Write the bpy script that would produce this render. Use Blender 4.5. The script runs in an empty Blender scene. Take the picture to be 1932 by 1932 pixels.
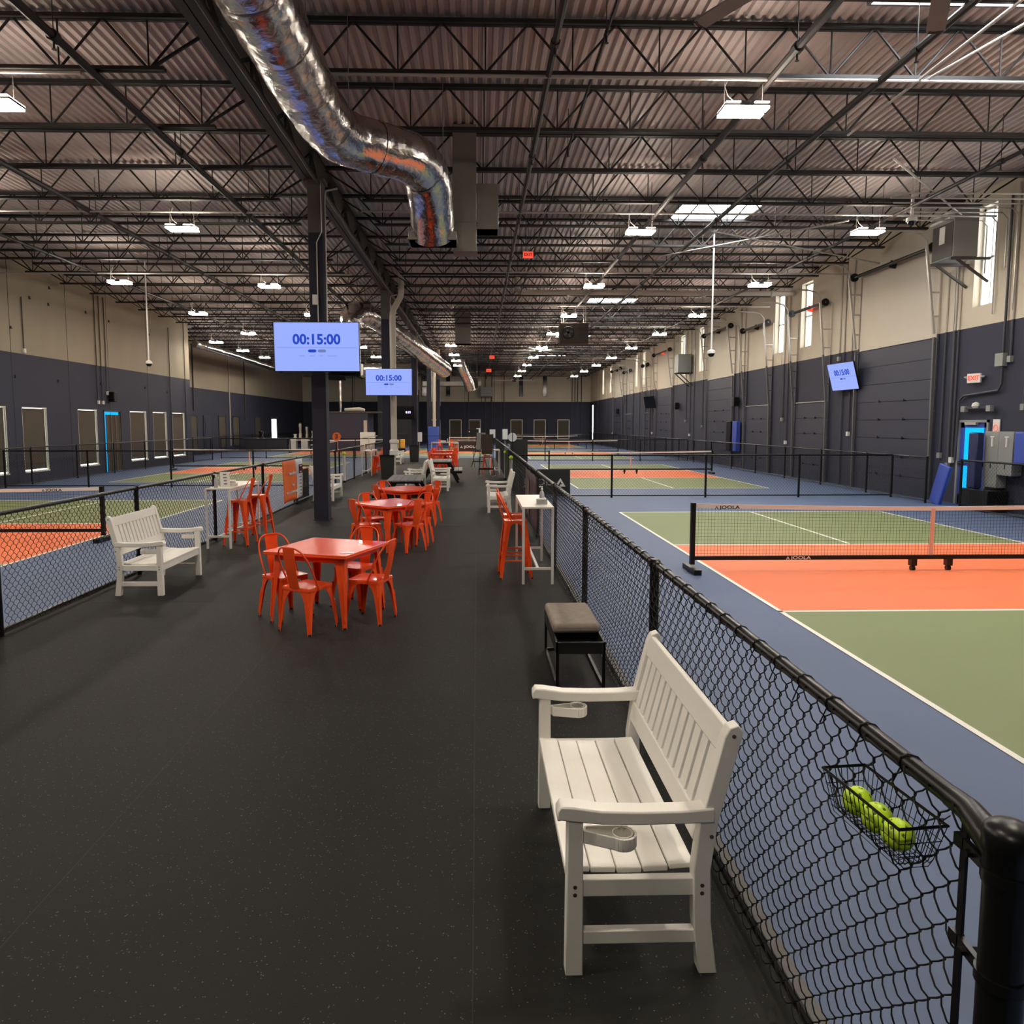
import bpy, bmesh, math, random
from mathutils import Vector, Matrix, Euler
random.seed(7)
S = bpy.context.scene
COL = S.collection
PI = math.pi

# ------------------------------------------------------------------ camera, world, exposure
cam_d = bpy.data.cameras.new('camera')
cam = bpy.data.objects.new('camera', cam_d); COL.objects.link(cam); S.camera = cam
cam_d.sensor_width = 36; cam_d.lens = 36 * 1366 / 1932
cam_d.shift_x = 0.016; cam_d.shift_y = -0.0228
cam_d.clip_start = 0.05; cam_d.clip_end = 200
cam.location = (0, 0, 2.02)
cam.rotation_euler = (math.radians(90 - 5.1), 0, math.radians(-1.47))
W = bpy.data.worlds.new('sky'); S.world = W; W.use_nodes = True
W.node_tree.nodes['Background'].inputs[0].default_value = (0.75, 0.85, 1, 1)
W.node_tree.nodes['Background'].inputs[1].default_value = 1.0
S.view_settings.view_transform = 'Standard'; S.view_settings.look = 'None'
S.view_settings.gamma = 1; S.view_settings.exposure = 0.14
S.view_settings.use_curve_mapping = False
LAMP = 190.0        # high-bay lens radiance
UPFILL = 33.0      # glow of plates added atop each high-bay to brighten the roof deck
SKYL = 26.0        # daylight through the skylight diffusers
WINL = 4.0         # daylight through the wall windows
try:
    S.cycles.max_bounces = 7; S.cycles.diffuse_bounces = 5; S.cycles.glossy_bounces = 3
    S.cycles.transmission_bounces = 4; S.cycles.transparent_max_bounces = 6
    S.cycles.sample_clamp_indirect = 4; S.cycles.caustics_reflective = False; S.cycles.caustics_refractive = False
    S.cycles.use_denoising = True
except Exception: pass

# ------------------------------------------------------------------ materials
def mat(name, col, rough=0.5, metal=0.0, emit=None, es=0, spec=0.5, noise=None, bump=None, coat=0, alpha=None, trans=0):
    m = bpy.data.materials.new(name); m.use_nodes = True
    nt = m.node_tree; b = nt.nodes['Principled BSDF']
    b.inputs['Base Color'].default_value = (*col, 1); b.inputs['Roughness'].default_value = rough
    b.inputs['Metallic'].default_value = metal; b.inputs['Specular IOR Level'].default_value = spec
    if coat: b.inputs['Coat Weight'].default_value = coat
    if trans: b.inputs['Transmission Weight'].default_value = trans
    if emit: b.inputs['Emission Color'].default_value = (*emit, 1); b.inputs['Emission Strength'].default_value = es
    if noise:     # (scale, amount, stretch)
        sc, am, st = noise
        tc = nt.nodes.new('ShaderNodeTexCoord'); mp = nt.nodes.new('ShaderNodeMapping'); mp.inputs['Scale'].default_value = st
        n = nt.nodes.new('ShaderNodeTexNoise'); n.inputs['Scale'].default_value = sc; n.inputs['Detail'].default_value = 5
        r = nt.nodes.new('ShaderNodeMix'); r.data_type = 'RGBA'
        r.inputs['A'].default_value = (*[c * (1 - am) for c in col], 1); r.inputs['B'].default_value = (*[min(1, c * (1 + am)) for c in col], 1)
        nt.links.new(tc.outputs['Object'], mp.inputs[0]); nt.links.new(mp.outputs[0], n.inputs['Vector'])
        nt.links.new(n.outputs['Fac'], r.inputs['Factor']); nt.links.new(r.outputs['Result'], b.inputs['Base Color'])
        if bump:
            bp = nt.nodes.new('ShaderNodeBump'); bp.inputs['Strength'].default_value = bump[0]; bp.inputs['Distance'].default_value = bump[1]
            nt.links.new(n.outputs['Fac'], bp.inputs['Height']); nt.links.new(bp.outputs[0], b.inputs['Normal'])
    return m

M = {}
M['white_plastic'] = mat('white_plastic', (.90, .88, .82), .42, noise=(9, .03, (1, 14, 14)), bump=(.12, .002))
M['white_metal'] = mat('white_metal', (.76, .75, .72), .4, noise=(3, .03, (1, 1, 1)))
M['red'] = mat('red_orange_enamel', (.98, .100, .018), .24, spec=.4, coat=.25, noise=(2, .05, (1, 1, 1)))
M['red_dark'] = mat('red_enamel', (.62, .03, .02), .25, spec=.6, coat=.4, noise=(2, .05, (1, 1, 1)))
M['rubber_black'] = mat('black_rubber', (.012, .012, .012), .7, noise=(20, .2, (1, 1, 1)))
M['black'] = mat('black_powder_coat', (.005, .005, .0055), .33, spec=.35, noise=(14, .15, (1, 1, 1)))
M['wire'] = mat('black_vinyl_wire', (.004, .004, .0045), .5, spec=.25, noise=(30, .1, (1, 1, 1)))
M['black_metal'] = mat('dark_bronze_metal', (.02, .019, .018), .4, .3, noise=(14, .15, (1, 1, 1)))
M['steel'] = mat('grey_brown_steel_paint', (.060, .050, .046), .6, noise=(3, .15, (1, 1, 1)))
M['joist'] = mat('dark_joist_paint', (.010, .0072, .0066), .6, noise=(3, .2, (1, 1, 1)))
M['navy'] = mat('navy_paint', (.025, .028, .053), .55, noise=(2, .06, (1, 1, 1)))
M['navy_dark'] = mat('dark_navy_panel', (.022, .022, .030), .55, noise=(2, .08, (1, 1, 1)))
M['cream'] = mat('cream_paint', (.60, .54, .44), .7, noise=(1.2, .05, (1, 1, 1)))
M['galv'] = mat('galvanised_sheet', (.30, .285, .265), .38, .75, noise=(3, .1, (1, 1, 1)))
M['conduit'] = mat('galvanised_conduit', (.48, .46, .43), .4, .4, noise=(3, .1, (1, 1, 1)))
M['track_grey'] = mat('worn_track_steel', (.13, .13, .135), .5, .2, noise=(3, .12, (1, 1, 1)))
M['conduit_navy'] = mat('painted_conduit', (.050, .052, .070), .5, noise=(3, .1, (1, 1, 1)))
M['grey_cab'] = mat('grey_cabinet_enamel', (.27, .28, .27), .45, noise=(2, .04, (1, 1, 1)))
M['pipe'] = mat('beige_pipe_paint', (.52, .47, .40), .5, noise=(2, .05, (1, 1, 1)))
M['blue_pad'] = mat('royal_blue_vinyl', (.045, .085, .42), .4, noise=(2, .07, (1, 1, 1)))
M['grey_plank'] = mat('grey_composite_plank', (.13, .13, .125), .55, noise=(5, .12, (1, 12, 1)), bump=(.15, .003))
M['cushion'] = mat('taupe_velvet', (.26, .22, .185), .9, noise=(16, .28, (1, 1, 1)), bump=(.3, .004))
M['shade'] = mat('brown_roller_shade', (.075, .060, .045), .8, noise=(40, .1, (1, 1, 1)))
M['reveal'] = mat('cream_window_reveal', (.72, .69, .60), .6, noise=(2, .03, (1, 1, 1)))
M['lens'] = mat('lamp_lens', (.9, .9, .9), .3, emit=(1, .89, .74), es=LAMP)
M['deck_fill'] = mat('added_deck_fill', (.9, .9, .9), .3, emit=(1, .84, .68), es=UPFILL)  # upward fill glow added to the lamps so the deck reads brighter
M['sky_lens'] = mat('skylight_diffuser', (.9, .9, .9), .5, emit=(.93, .97, 1), es=SKYL)
M['win_lens'] = mat('daylit_window_glass', (.8, .8, .8), .3, emit=(.93, .97, 1), es=WINL)
M['cyan_glass'] = mat('blue_film_glass', (.0, .2, .4), .2, emit=(.0, .40, .95), es=1.15)
M['screen'] = mat('blue_screen', (.02, .02, .03), .25, emit=(.30, .40, 1), es=.95)
M['screen_ink'] = mat('screen_dark_blue', (.005, .01, .05), .3, emit=(.008, .055, .50), es=.9)
M['screen_grey'] = mat('screen_grey', (.05, .05, .08), .3, emit=(.14, .19, .45), es=.9)
M['screen_off'] = mat('dark_screen', (.004, .004, .006), .12, emit=(.01, .01, .015), es=.05)
M['purple_led'] = mat('purple_digits', (.1, .05, .2), .3, emit=(.75, .6, 1), es=1.6)
M['exit_red'] = mat('exit_red', (.6, .02, .01), .4, emit=(1, .09, .045), es=.9)
M['lime'] = mat('lime_plastic', (.60, .88, .035), .38, noise=(4, .03, (1, 1, 1)))
M['hole'] = mat('ball_hole', (.10, .16, .01), .7, noise=(4, .1, (1, 1, 1)))
M['line'] = mat('white_court_paint', (.84, .83, .78), .55, noise=(8, .03, (1, 1, 1)))
M['green_c'] = mat('green_acrylic_court', (.19, .235, .098), .62, noise=(1.1, .05, (1, 1, 1)))
M['orange_c'] = mat('orange_acrylic_court', (.82, .18, .062), .6, noise=(1.1, .04, (1, 1, 1)))
M['blue_c'] = mat('blue_acrylic_court', (.082, .125, .235), .62, noise=(.9, .06, (1, 1, 1)))
M['tape_w'] = mat('white_net_tape', (.80, .74, .70), .6, noise=(8, .03, (1, 1, 1)))
M['strap'] = mat('salmon_net_strap', (.78, .48, .38), .6, noise=(8, .03, (1, 1, 1)))
M['net'] = mat('black_net_cord', (.012, .012, .012), .8, noise=(8, .03, (1, 1, 1)))
M['orange_f'] = mat('orange_banner', (.80, .15, .022), .7, noise=(3, .08, (1, 1, 1)))
M['white_f'] = mat('white_banner', (.72, .74, .78), .7, noise=(3, .03, (1, 1, 1)))
M['purple_f'] = mat('faded_purple_banner', (.10, .06, .07), .75, noise=(3, .35, (1, 1, 1)))
M['maroon'] = mat('maroon_print', (.12, .02, .04), .7, noise=(3, .05, (1, 1, 1)))
M['print_grey'] = mat('grey_print', (.22, .22, .24), .7, noise=(3, .05, (1, 1, 1)))
M['red_f'] = mat('red_dispenser', (.35, .012, .012), .5, noise=(3, .05, (1, 1, 1)))
M['yellow'] = mat('yellow_plastic', (.70, .38, .03), .5, noise=(3, .05, (1, 1, 1)))
M['paleblue'] = mat('pale_blue_card', (.48, .56, .60), .5, noise=(3, .03, (1, 1, 1)))
M['chrome'] = mat('dull_chrome', (.5, .5, .5), .3, .9, noise=(8, .1, (1, 1, 1)))
M['bolt'] = mat('steel_bolt', (.22, .2, .18), .35, .8, noise=(8, .1, (1, 1, 1)))
M['clear'] = mat('clear_plastic', (.75, .75, .78), .15, trans=.6, noise=(8, .03, (1, 1, 1)))
M['offwhite'] = mat('white_gloss', (.74, .72, .66), .35, noise=(3, .03, (1, 1, 1)))
M['brown'] = mat('dark_brown_mesh', (.045, .028, .02), .7, noise=(30, .2, (1, 1, 1)))
M['sanitiser'] = mat('green_hedge_mat', (.03, .05, .015), .8, noise=(30, .4, (1, 1, 1)))
M['curb'] = mat('grey_edge_strip', (.13, .125, .12), .7, noise=(4, .2, (1, 1, 1)))

def foil_mat():
    m = mat('crinkled_foil', (.60, .56, .53), .2, 1.0); nt = m.node_tree; b = nt.nodes['Principled BSDF']
    tc = nt.nodes.new('ShaderNodeTexCoord')
    v = nt.nodes.new('ShaderNodeTexVoronoi'); v.inputs['Scale'].default_value = 5; v.feature = 'F1'
    n = nt.nodes.new('ShaderNodeTexNoise'); n.inputs['Scale'].default_value = 7; n.inputs['Detail'].default_value = 6; n.inputs['Distortion'].default_value = 1.2
    a = nt.nodes.new('ShaderNodeMath'); a.operation = 'ADD'
    nt.links.new(tc.outputs['Object'], v.inputs['Vector']); nt.links.new(tc.outputs['Object'], n.inputs['Vector'])
    nt.links.new(v.outputs['Distance'], a.inputs[0]); nt.links.new(n.outputs['Fac'], a.inputs[1])
    bp = nt.nodes.new('ShaderNodeBump'); bp.inputs['Strength'].default_value = .38; bp.inputs['Distance'].default_value = .03
    nt.links.new(a.outputs[0], bp.inputs['Height']); nt.links.new(bp.outputs[0], b.inputs['Normal'])
    return m
M['foil'] = foil_mat()

def rubber_floor():
    m = mat('speckled_rubber', (.024, .024, .023), .68, spec=.18); nt = m.node_tree; b = nt.nodes['Principled BSDF']
    tc = nt.nodes.new('ShaderNodeTexCoord')
    v = nt.nodes.new('ShaderNodeTexVoronoi'); v.inputs['Scale'].default_value = 70
    n = nt.nodes.new('ShaderNodeTexNoise'); n.inputs['Scale'].default_value = 30
    lt = nt.nodes.new('ShaderNodeMath'); lt.operation = 'LESS_THAN'; lt.inputs[1].default_value = .2
    gt = nt.nodes.new('ShaderNodeMath'); gt.operation = 'GREATER_THAN'; gt.inputs[1].default_value = .56
    mu = nt.nodes.new('ShaderNodeMath'); mu.operation = 'MULTIPLY'
    big = nt.nodes.new('ShaderNodeTexNoise'); big.inputs['Scale'].default_value = .6; big.inputs['Detail'].default_value = 4
    r1 = nt.nodes.new('ShaderNodeMix'); r1.data_type = 'RGBA'; r1.inputs['A'].default_value = (.0118, .0120, .0115, 1); r1.inputs['B'].default_value = (.019, .0193, .0183, 1)
    r2 = nt.nodes.new('ShaderNodeMix'); r2.data_type = 'RGBA'; r2.inputs['B'].default_value = (.11, .11, .105, 1)
    for t in (v, n, big): nt.links.new(tc.outputs['Object'], t.inputs['Vector'])
    nt.links.new(v.outputs['Distance'], lt.inputs[0]); nt.links.new(n.outputs['Fac'], gt.inputs[0])
    nt.links.new(lt.outputs[0], mu.inputs[0]); nt.links.new(gt.outputs[0], mu.inputs[1])
    nt.links.new(big.outputs['Fac'], r1.inputs['Factor']); nt.links.new(r1.outputs['Result'], r2.inputs['A'])
    nt.links.new(mu.outputs[0], r2.inputs['Factor']); nt.links.new(r2.outputs['Result'], b.inputs['Base Color'])
    n3 = nt.nodes.new('ShaderNodeTexNoise'); n3.inputs['Scale'].default_value = 120
    nt.links.new(tc.outputs['Object'], n3.inputs['Vector'])
    bp = nt.nodes.new('ShaderNodeBump'); bp.inputs['Strength'].default_value = .3; bp.inputs['Distance'].default_value = .002
    nt.links.new(n3.outputs['Fac'], bp.inputs['Height']); nt.links.new(bp.outputs[0], b.inputs['Normal'])
    return m
M['floor'] = rubber_floor()

def wall_mat(name, zpaint, low, high):
    m = mat(name, high, .75); nt = m.node_tree; b = nt.nodes['Principled BSDF']
    g = nt.nodes.new('ShaderNodeNewGeometry'); s = nt.nodes.new('ShaderNodeSeparateXYZ')
    gt = nt.nodes.new('ShaderNodeMath'); gt.operation = 'GREATER_THAN'; gt.inputs[1].default_value = zpaint
    mp = nt.nodes.new('ShaderNodeMapping'); mp.inputs['Scale'].default_value = (.5, .5, .22)
    n = nt.nodes.new('ShaderNodeTexNoise'); n.inputs['Scale'].default_value = 1.6; n.inputs['Detail'].default_value = 6
    rl = nt.nodes.new('ShaderNodeMix'); rl.data_type = 'RGBA'; rl.inputs['A'].default_value = (*[c * .88 for c in low], 1); rl.inputs['B'].default_value = (*[c * 1.12 for c in low], 1)
    rh = nt.nodes.new('ShaderNodeMix'); rh.data_type = 'RGBA'; rh.inputs['A'].default_value = (*[c * .86 for c in high], 1); rh.inputs['B'].default_value = (*[c * 1.1 for c in high], 1)
    r = nt.nodes.new('ShaderNodeMix'); r.data_type = 'RGBA'
    nt.links.new(g.outputs['Position'], s.inputs[0]); nt.links.new(s.outputs['Z'], gt.inputs[0])
    nt.links.new(g.outputs['Position'], mp.inputs[0]); nt.links.new(mp.outputs[0], n.inputs['Vector'])
    for q in (rl, rh): nt.links.new(n.outputs['Fac'], q.inputs['Factor'])
    nt.links.new(gt.outputs[0], r.inputs['Factor']); nt.links.new(rl.outputs['Result'], r.inputs['A']); nt.links.new(rh.outputs['Result'], r.inputs['B'])
    nt.links.new(r.outputs['Result'], b.inputs['Base Color'])
    return m
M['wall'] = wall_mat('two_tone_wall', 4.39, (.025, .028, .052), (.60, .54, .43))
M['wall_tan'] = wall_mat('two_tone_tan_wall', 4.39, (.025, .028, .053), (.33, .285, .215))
M['column_p'] = wall_mat('two_tone_column', 5.9, (.012, .013, .030), (.10, .09, .085))

def deck_mat():
    m = mat('corrugated_deck', (.50, .445, .43), .55, noise=(.35, .12, (1, 1, 1))); return m
M['deck'] = deck_mat()

# ------------------------------------------------------------------ mesh helpers
class MB:
    def __init__(s): s.v = []; s.f = []
    def add(s, vs, fs):
        o = len(s.v); s.v += [tuple(p) for p in vs]; s.f += [tuple(i + o for i in f) for f in fs]; return s
    def box(s, c, d, rz=0, m=None):
        x, y, z = d[0] / 2, d[1] / 2, d[2] / 2
        vs = [Vector((a * x, b * y, e * z)) for a in (-1, 1) for b in (-1, 1) for e in (-1, 1)]
        R = m or Matrix.Rotation(rz, 3, 'Z')
        vs = [R @ v + Vector(c) for v in vs]
        return s.add(vs, [(0, 1, 3, 2), (4, 6, 7, 5), (0, 4, 5, 1), (2, 3, 7, 6), (0, 2, 6, 4), (1, 5, 7, 3)])
    def bx(s, a, b):   # box from corner to corner
        return s.box([(p + q) / 2 for p, q in zip(a, b)], [abs(q - p) for p, q in zip(a, b)])
    def beam(s, p, q, w, h=None, up=(0, 0, 1), w2=None, h2=None):
        h = h or w; w2 = w2 or w; h2 = h2 or h; p = Vector(p); q = Vector(q); d = (q - p).normalized(); u = Vector(up)
        if abs(d.dot(u)) > .99: u = Vector((0, 1, 0))
        r = d.cross(u).normalized(); u = r.cross(d)
        vs = [p + r * a * w / 2 + u * b * h / 2 for a, b in ((-1, -1), (1, -1), (1, 1), (-1, 1))] + [q + r * a * w2 / 2 + u * b * h2 / 2 for a, b in ((-1, -1), (1, -1), (1, 1), (-1, 1))]
        return s.add(vs, [(3, 2, 1, 0), (4, 5, 6, 7), (0, 1, 5, 4), (1, 2, 6, 5), (2, 3, 7, 6), (3, 0, 4, 7)])
    def tube(s, path, r, n=8, closed=False, cap=True):
        P = [Vector(p) for p in path]; N = len(P); rs = r if isinstance(r, (list, tuple)) else [r] * N
        vs = []; fs = []; prev = None
        for i in range(N):
            a = P[(i - 1) % N] if (closed or i > 0) else P[i]; b = P[(i + 1) % N] if (closed or i < N - 1) else P[i]
            d = (b - a).normalized()
            if prev is None:
                u = Vector((0, 0, 1)) if abs(d.z) < .9 else Vector((1, 0, 0))
                u = (u - d * u.dot(d)).normalized()
            else: u = (prev - d * prev.dot(d)).normalized()
            prev = u; w = d.cross(u)
            for k in range(n):
                t = 2 * PI * k / n; vs.append(P[i] + (u * math.cos(t) + w * math.sin(t)) * rs[i])
        M_ = N if closed else N - 1
        for i in range(M_):
            for k in range(n):
                a = i * n + k; b = i * n + (k + 1) % n; c = ((i + 1) % N) * n + (k + 1) % n; d = ((i + 1) % N) * n + k
                fs.append((a, b, c, d))
        if cap and not closed: fs.append(tuple(range(n - 1, -1, -1))); fs.append(tuple((N - 1) * n + k for k in range(n)))
        return s.add(vs, fs)
    def cyl(s, p, q, r, n=12, r2=None): return s.tube([p, q], [r, r2 if r2 is not None else r], n)
    def lathe(s, prof, c=(0, 0, 0), n=16):
        vs = [(c[0] + r * math.cos(2 * PI * k / n), c[1] + r * math.sin(2 * PI * k / n), c[2] + z) for r, z in prof for k in range(n)]
        fs = [(i * n + k, i * n + (k + 1) % n, (i + 1) * n + (k + 1) % n, (i + 1) * n + k) for i in range(len(prof) - 1) for k in range(n)]
        fs.append(tuple(range(n - 1, -1, -1))); fs.append(tuple((len(prof) - 1) * n + k for k in range(n)))
        return s.add(vs, fs)
    def prism(s, poly, axis, a, b):   # polygon of 2-D points extruded along an axis from a to b
        n = len(poly)
        def p3(u, v, w): return {'x': (w, u, v), 'y': (u, w, v), 'z': (u, v, w)}[axis]
        vs = [p3(u, v, a) for u, v in poly] + [p3(u, v, b) for u, v in poly]
        return s.add(vs, [tuple(range(n - 1, -1, -1)), tuple(range(n, 2 * n))] + [(i, (i + 1) % n, n + (i + 1) % n, n + i) for i in range(n)])
    def mesh(s, name, mt=None, smooth=True, fixn=True):
        merge = getattr(s, 'merge', False)
        me = bpy.data.meshes.new(name); me.from_pydata(s.v, [], s.f)
        if fixn:
            bm = bmesh.new(); bm.from_mesh(me)
            if merge: bmesh.ops.remove_doubles(bm, verts=bm.verts, dist=1e-4)
            bmesh.ops.recalc_face_normals(bm, faces=bm.faces); bm.to_mesh(me); bm.free()
        if mt: me.materials.append(M[mt])
        if smooth:
            me.polygons.foreach_set('use_smooth', [True] * len(me.polygons)); me.set_sharp_from_angle(angle=math.radians(38))
        me.update(); return me

def obj(name, me, parent=None, loc=(0, 0, 0), rot=(0, 0, 0), bevel=0):
    o = bpy.data.objects.new(name, me); COL.objects.link(o); o.location = loc; o.rotation_euler = rot
    if parent: o.parent = parent
    if bevel:
        b = o.modifiers.new('bevel', 'BEVEL'); b.width = bevel; b.segments = 2; b.limit_method = 'ANGLE'; b.angle_limit = math.radians(40)
    return o
def part(name, mb, mt, parent=None, bevel=0, loc=(0, 0, 0), rot=(0, 0, 0), smooth=True):
    return obj(name, mb.mesh(name, mt, smooth), parent, loc, rot, bevel)
def tag(o, label, cat, group=None):
    o['label'] = label; o['category'] = cat
    if group: o['group'] = group
    return o
def thing(name, label, cat, loc=(0, 0, 0), rz=0, group=None):
    o = bpy.data.objects.new(name, None); COL.objects.link(o); o.location = loc; o.rotation_euler = (0, 0, rz); o.empty_display_size = .1
    return tag(o, label, cat, group)
def struct(name, mb, mt, parent=None, bevel=0, smooth=False):
    o = part(name, mb, mt, parent, bevel, smooth=smooth)
    if not parent: o['kind'] = 'structure'
    return o
KIDS = {}
def kids(o):
    return [c for c in bpy.data.objects if c.parent == o] if o.name not in KIDS else KIDS[o.name]
def dup(o, loc=None, rz=None, label=None, group=None, parent=None):
    c = o.copy(); COL.objects.link(c)
    if parent: c.parent = parent
    if loc is not None: c.location = loc
    if rz is not None: c.rotation_euler = (0, 0, rz)
    if label: c['label'] = label
    if group: c['group'] = group
    if o.name not in KIDS: KIDS[o.name] = [k for k in bpy.data.objects if k.parent == o]
    for k in KIDS[o.name]: dup(k, parent=c)
    return c
ORD = ['first', 'second', 'third', 'fourth', 'fifth', 'sixth', 'seventh', 'eighth', 'ninth', 'tenth', 'eleventh', 'twelfth', 'thirteenth', 'fourteenth', 'fifteenth', 'sixteenth', 'seventeenth', 'eighteenth', 'nineteenth', 'twentieth']
ORD += ['twenty-' + a for a in ORD[:9]] + ['thirtieth'] + ['thirty-' + a for a in ORD[:9]] + ['fortieth'] + ['forty-' + a for a in ORD[:9]]

def text(body, size, mt, name, parent, loc, rot, depth=.002, bold=0, xs=1.0, align='CENTER'):
    c = bpy.data.curves.new('lettering', 'FONT'); c.body = body; c.size = size; c.align_x = align; c.align_y = 'CENTER'; c.extrude = depth; c.offset = bold; c.resolution_u = 3
    t = bpy.data.objects.new('tmp', c); COL.objects.link(t)
    dg = bpy.context.evaluated_depsgraph_get(); me = bpy.data.meshes.new_from_object(t.evaluated_get(dg))
    bpy.data.objects.remove(t); bpy.data.curves.remove(c)
    for v in me.vertices: v.co.x *= xs
    me.materials.clear(); me.materials.append(M[mt])
    return obj(name, me, parent, loc, rot)

# ------------------------------------------------------------------ hall shell
YE = 78.0; YB = -7.0; XR = 12.2; XL = -15.4; XL2 = -18.5; YJ = 39.6; ZR = 7.65
f = MB(); f.bx((-4.62, YB, -.15), (1.16, 43.3, 0)); struct('floor', f, 'floor')
f = MB()
f.bx((1.16, YB, -.15), (XR + .2, YE, 0)); f.bx((XL2 - .2, YB, -.15), (-4.62, YE, 0)); f.bx((-4.62, 43.3, -.15), (1.16, YE, 0))
struct('floor', f, 'blue_c')
s = MB()
for x in (-1.85, -.02): s.bx((x - .002, YB, 0), (x + .002, 43.3, .0008))
for k in range(16): s.bx((-4.5, -4 + 3.05 * k - .002, 0), (1.0, -4 + 3.05 * k + .002, .0008))
part('seam', s, 'rubber_black', bpy.data.objects['floor'])
s = MB(); s.bx((1.115, .6, 0), (1.17, 43.3, .03)); s.bx((-4.66, .6, 0), (-4.60, 43.3, .03)); struct('trim_1', s, 'curb')

def wall_x(name, x0, x1, y0, y1, z1, holes, mt):     # wall slab between x0 and x1 with rectangular holes (ya, yb, za, zb)
    m = MB(); ys = sorted({y0, y1} | {h[0] for h in holes} | {h[1] for h in holes})
    for a, b in zip(ys[:-1], ys[1:]):
        hs = sorted([h[2:] for h in holes if h[0] <= a + 1e-6 and h[1] >= b - 1e-6]); z = 0
        for za, zb in hs:
            if za > z: m.bx((x0, a, z), (x1, b, za))
            z = zb
        if z < z1: m.bx((x0, a, z), (x1, b, z1))
    return struct(name, m, mt)
# right wall
RW = [(10.9, 11.7), (14.2, 15.0), (17.15, 17.85), (26.5, 27.4), (28.9, 29.8), (39.1, 39.9), (42.7, 43.5), (52.6, 53.4), (55.1, 55.9), (65.9, 66.7), (69.8, 70.6)]
holesR = [(a, b, 4.87, 7.22) for a, b in RW] + [(17.0, 18.1, .02, 2.12)]
wall_x('wall_right', XR, XR + .25, YB, YE, ZR + .5, holesR, 'wall')
nw = 0
for i, (a, b) in enumerate(RW):
    nw += 1
    m = MB(); x = XR + .17
    m.bx((x, a, 4.87), (x + .03, a + .06, 7.22)); m.bx((x, b - .06, 4.87), (x + .03, b, 7.22)); m.bx((x, a, 4.87), (x + .03, b, 4.93)); m.bx((x, a, 7.16), (x + .03, b, 7.22)); m.bx((x, a, 6.0), (x + .03, b, 6.05)); m.bx((x, (a + b) / 2 - .015, 4.87), (x + .03, (a + b) / 2 + .015, 7.22))
    fr = struct('window_%d' % nw, m, 'reveal')
    g = MB(); g.bx((x + .035, a, 4.87), (x + .045, b, 7.22)); part('pane', g, 'win_lens', fr)
# exit door, right wall
m = MB(); a, b = 17.0, 18.1
m.bx((XR - .03, a, 0), (XR + .12, a + .06, 2.12)); m.bx((XR - .03, b - .06, 0), (XR + .12, b, 2.12)); m.bx((XR - .03, a, 2.06), (XR + .12, b, 2.12))
d1 = struct('door_1', m, 'grey_cab')
m = MB(); m.bx((XR + .02, a + .06, .02), (XR + .06, a + .2, 2.06)); m.bx((XR + .02, b - .2, .02), (XR + .06, b - .06, 2.06)); m.bx((XR + .02, a + .06, .02), (XR + .06, b - .06, .25)); m.bx((XR + .02, a + .06, 1.93), (XR + .06, b - .06, 2.06)); m.bx((XR + .02, a + .06, .98), (XR + .06, b - .06, 1.1))
part('door_leaf', m, 'blue_pad', d1)
m = MB(); m.bx((XR + .035, a + .2, .25), (XR + .045, b - .2, 1.93)); part('glass_pane', m, 'cyan_glass', d1)
m = MB(); m.cyl((XR - .05, a + .12, 1.04), (XR - .05, b - .12, 1.04), .02, 8); m.box((XR - .02, a + .15, 1.04), (.06, .1, .08)); m.box((XR - .02, b - .15, 1.04), (.06, .1, .08)); part('push_bar', m, 'black', d1)
m = MB(); m.bx((XR - .06, 17.4, 2.0), (XR + .02, 17.8, 2.06)); part('door_closer', m, 'conduit', d1)
# left wall (near part) with shaded windows and a door
LW = [(20.9, 22.3), (22.75, 24.2), (25.05, 26.45), (28.5, 29.9), (32.7, 34.3), (35.0, 36.5), (37.2, 38.7)]
holesL = [(a, b, .35, 2.6) for a, b in LW] + [(30.4, 31.9, .02, 2.6)]
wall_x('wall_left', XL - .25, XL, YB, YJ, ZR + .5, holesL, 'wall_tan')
for a, b in LW:
    nw += 1; m = MB()
    m.bx((XL - .14, a, .35), (XL + .001, a + .012, 2.6)); m.bx((XL - .14, b - .03, .35), (XL + .001, b, 2.6)); m.bx((XL - .14, a, 2.57), (XL + .01, b, 2.6)); m.bx((XL - .14, a, .35), (XL + .03, b, .40))
    fr = struct('window_%d' % nw, m, 'reveal')
    g = MB(); g.bx((XL - .15, a, .35), (XL - .16, b, 2.6)); part('pane', g, 'win_lens', fr)
    g = MB(); g.bx((XL - .07, a + .015, .46), (XL - .06, b - .04, 2.56)); part('roller_shade', g, 'shade', fr)
    g = MB(); g.cyl((XL - .065, a + .015, .46), (XL - .065, b - .04, .46), .015, 6); part('hem_bar', g, 'shade', fr)
m = MB(); a, b = 30.4, 31.9
m.bx((XL - .14, a, 0), (XL + .02, a + .07, 2.6)); m.bx((XL - .14, b - .07, 0), (XL + .02, b, 2.6)); m.bx((XL - .14, a, 2.53), (XL + .02, b, 2.6))
d2 = struct('door_2', m, 'navy_dark')
m = MB(); m.bx((XL - .12, a + .07, .02), (XL - .08, b - .07, 2.53)); part('glass_pane', m, 'cyan_glass', d2)
m = MB(); 
for k in range(7): m.box((XL - .02 - .02 * (k % 2), a + .30 + .185 * k, 1.22), (.03, .21, 2.38), rz=.25 * (-1) ** k)
part('curtain', m, 'shade', d2)
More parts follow.
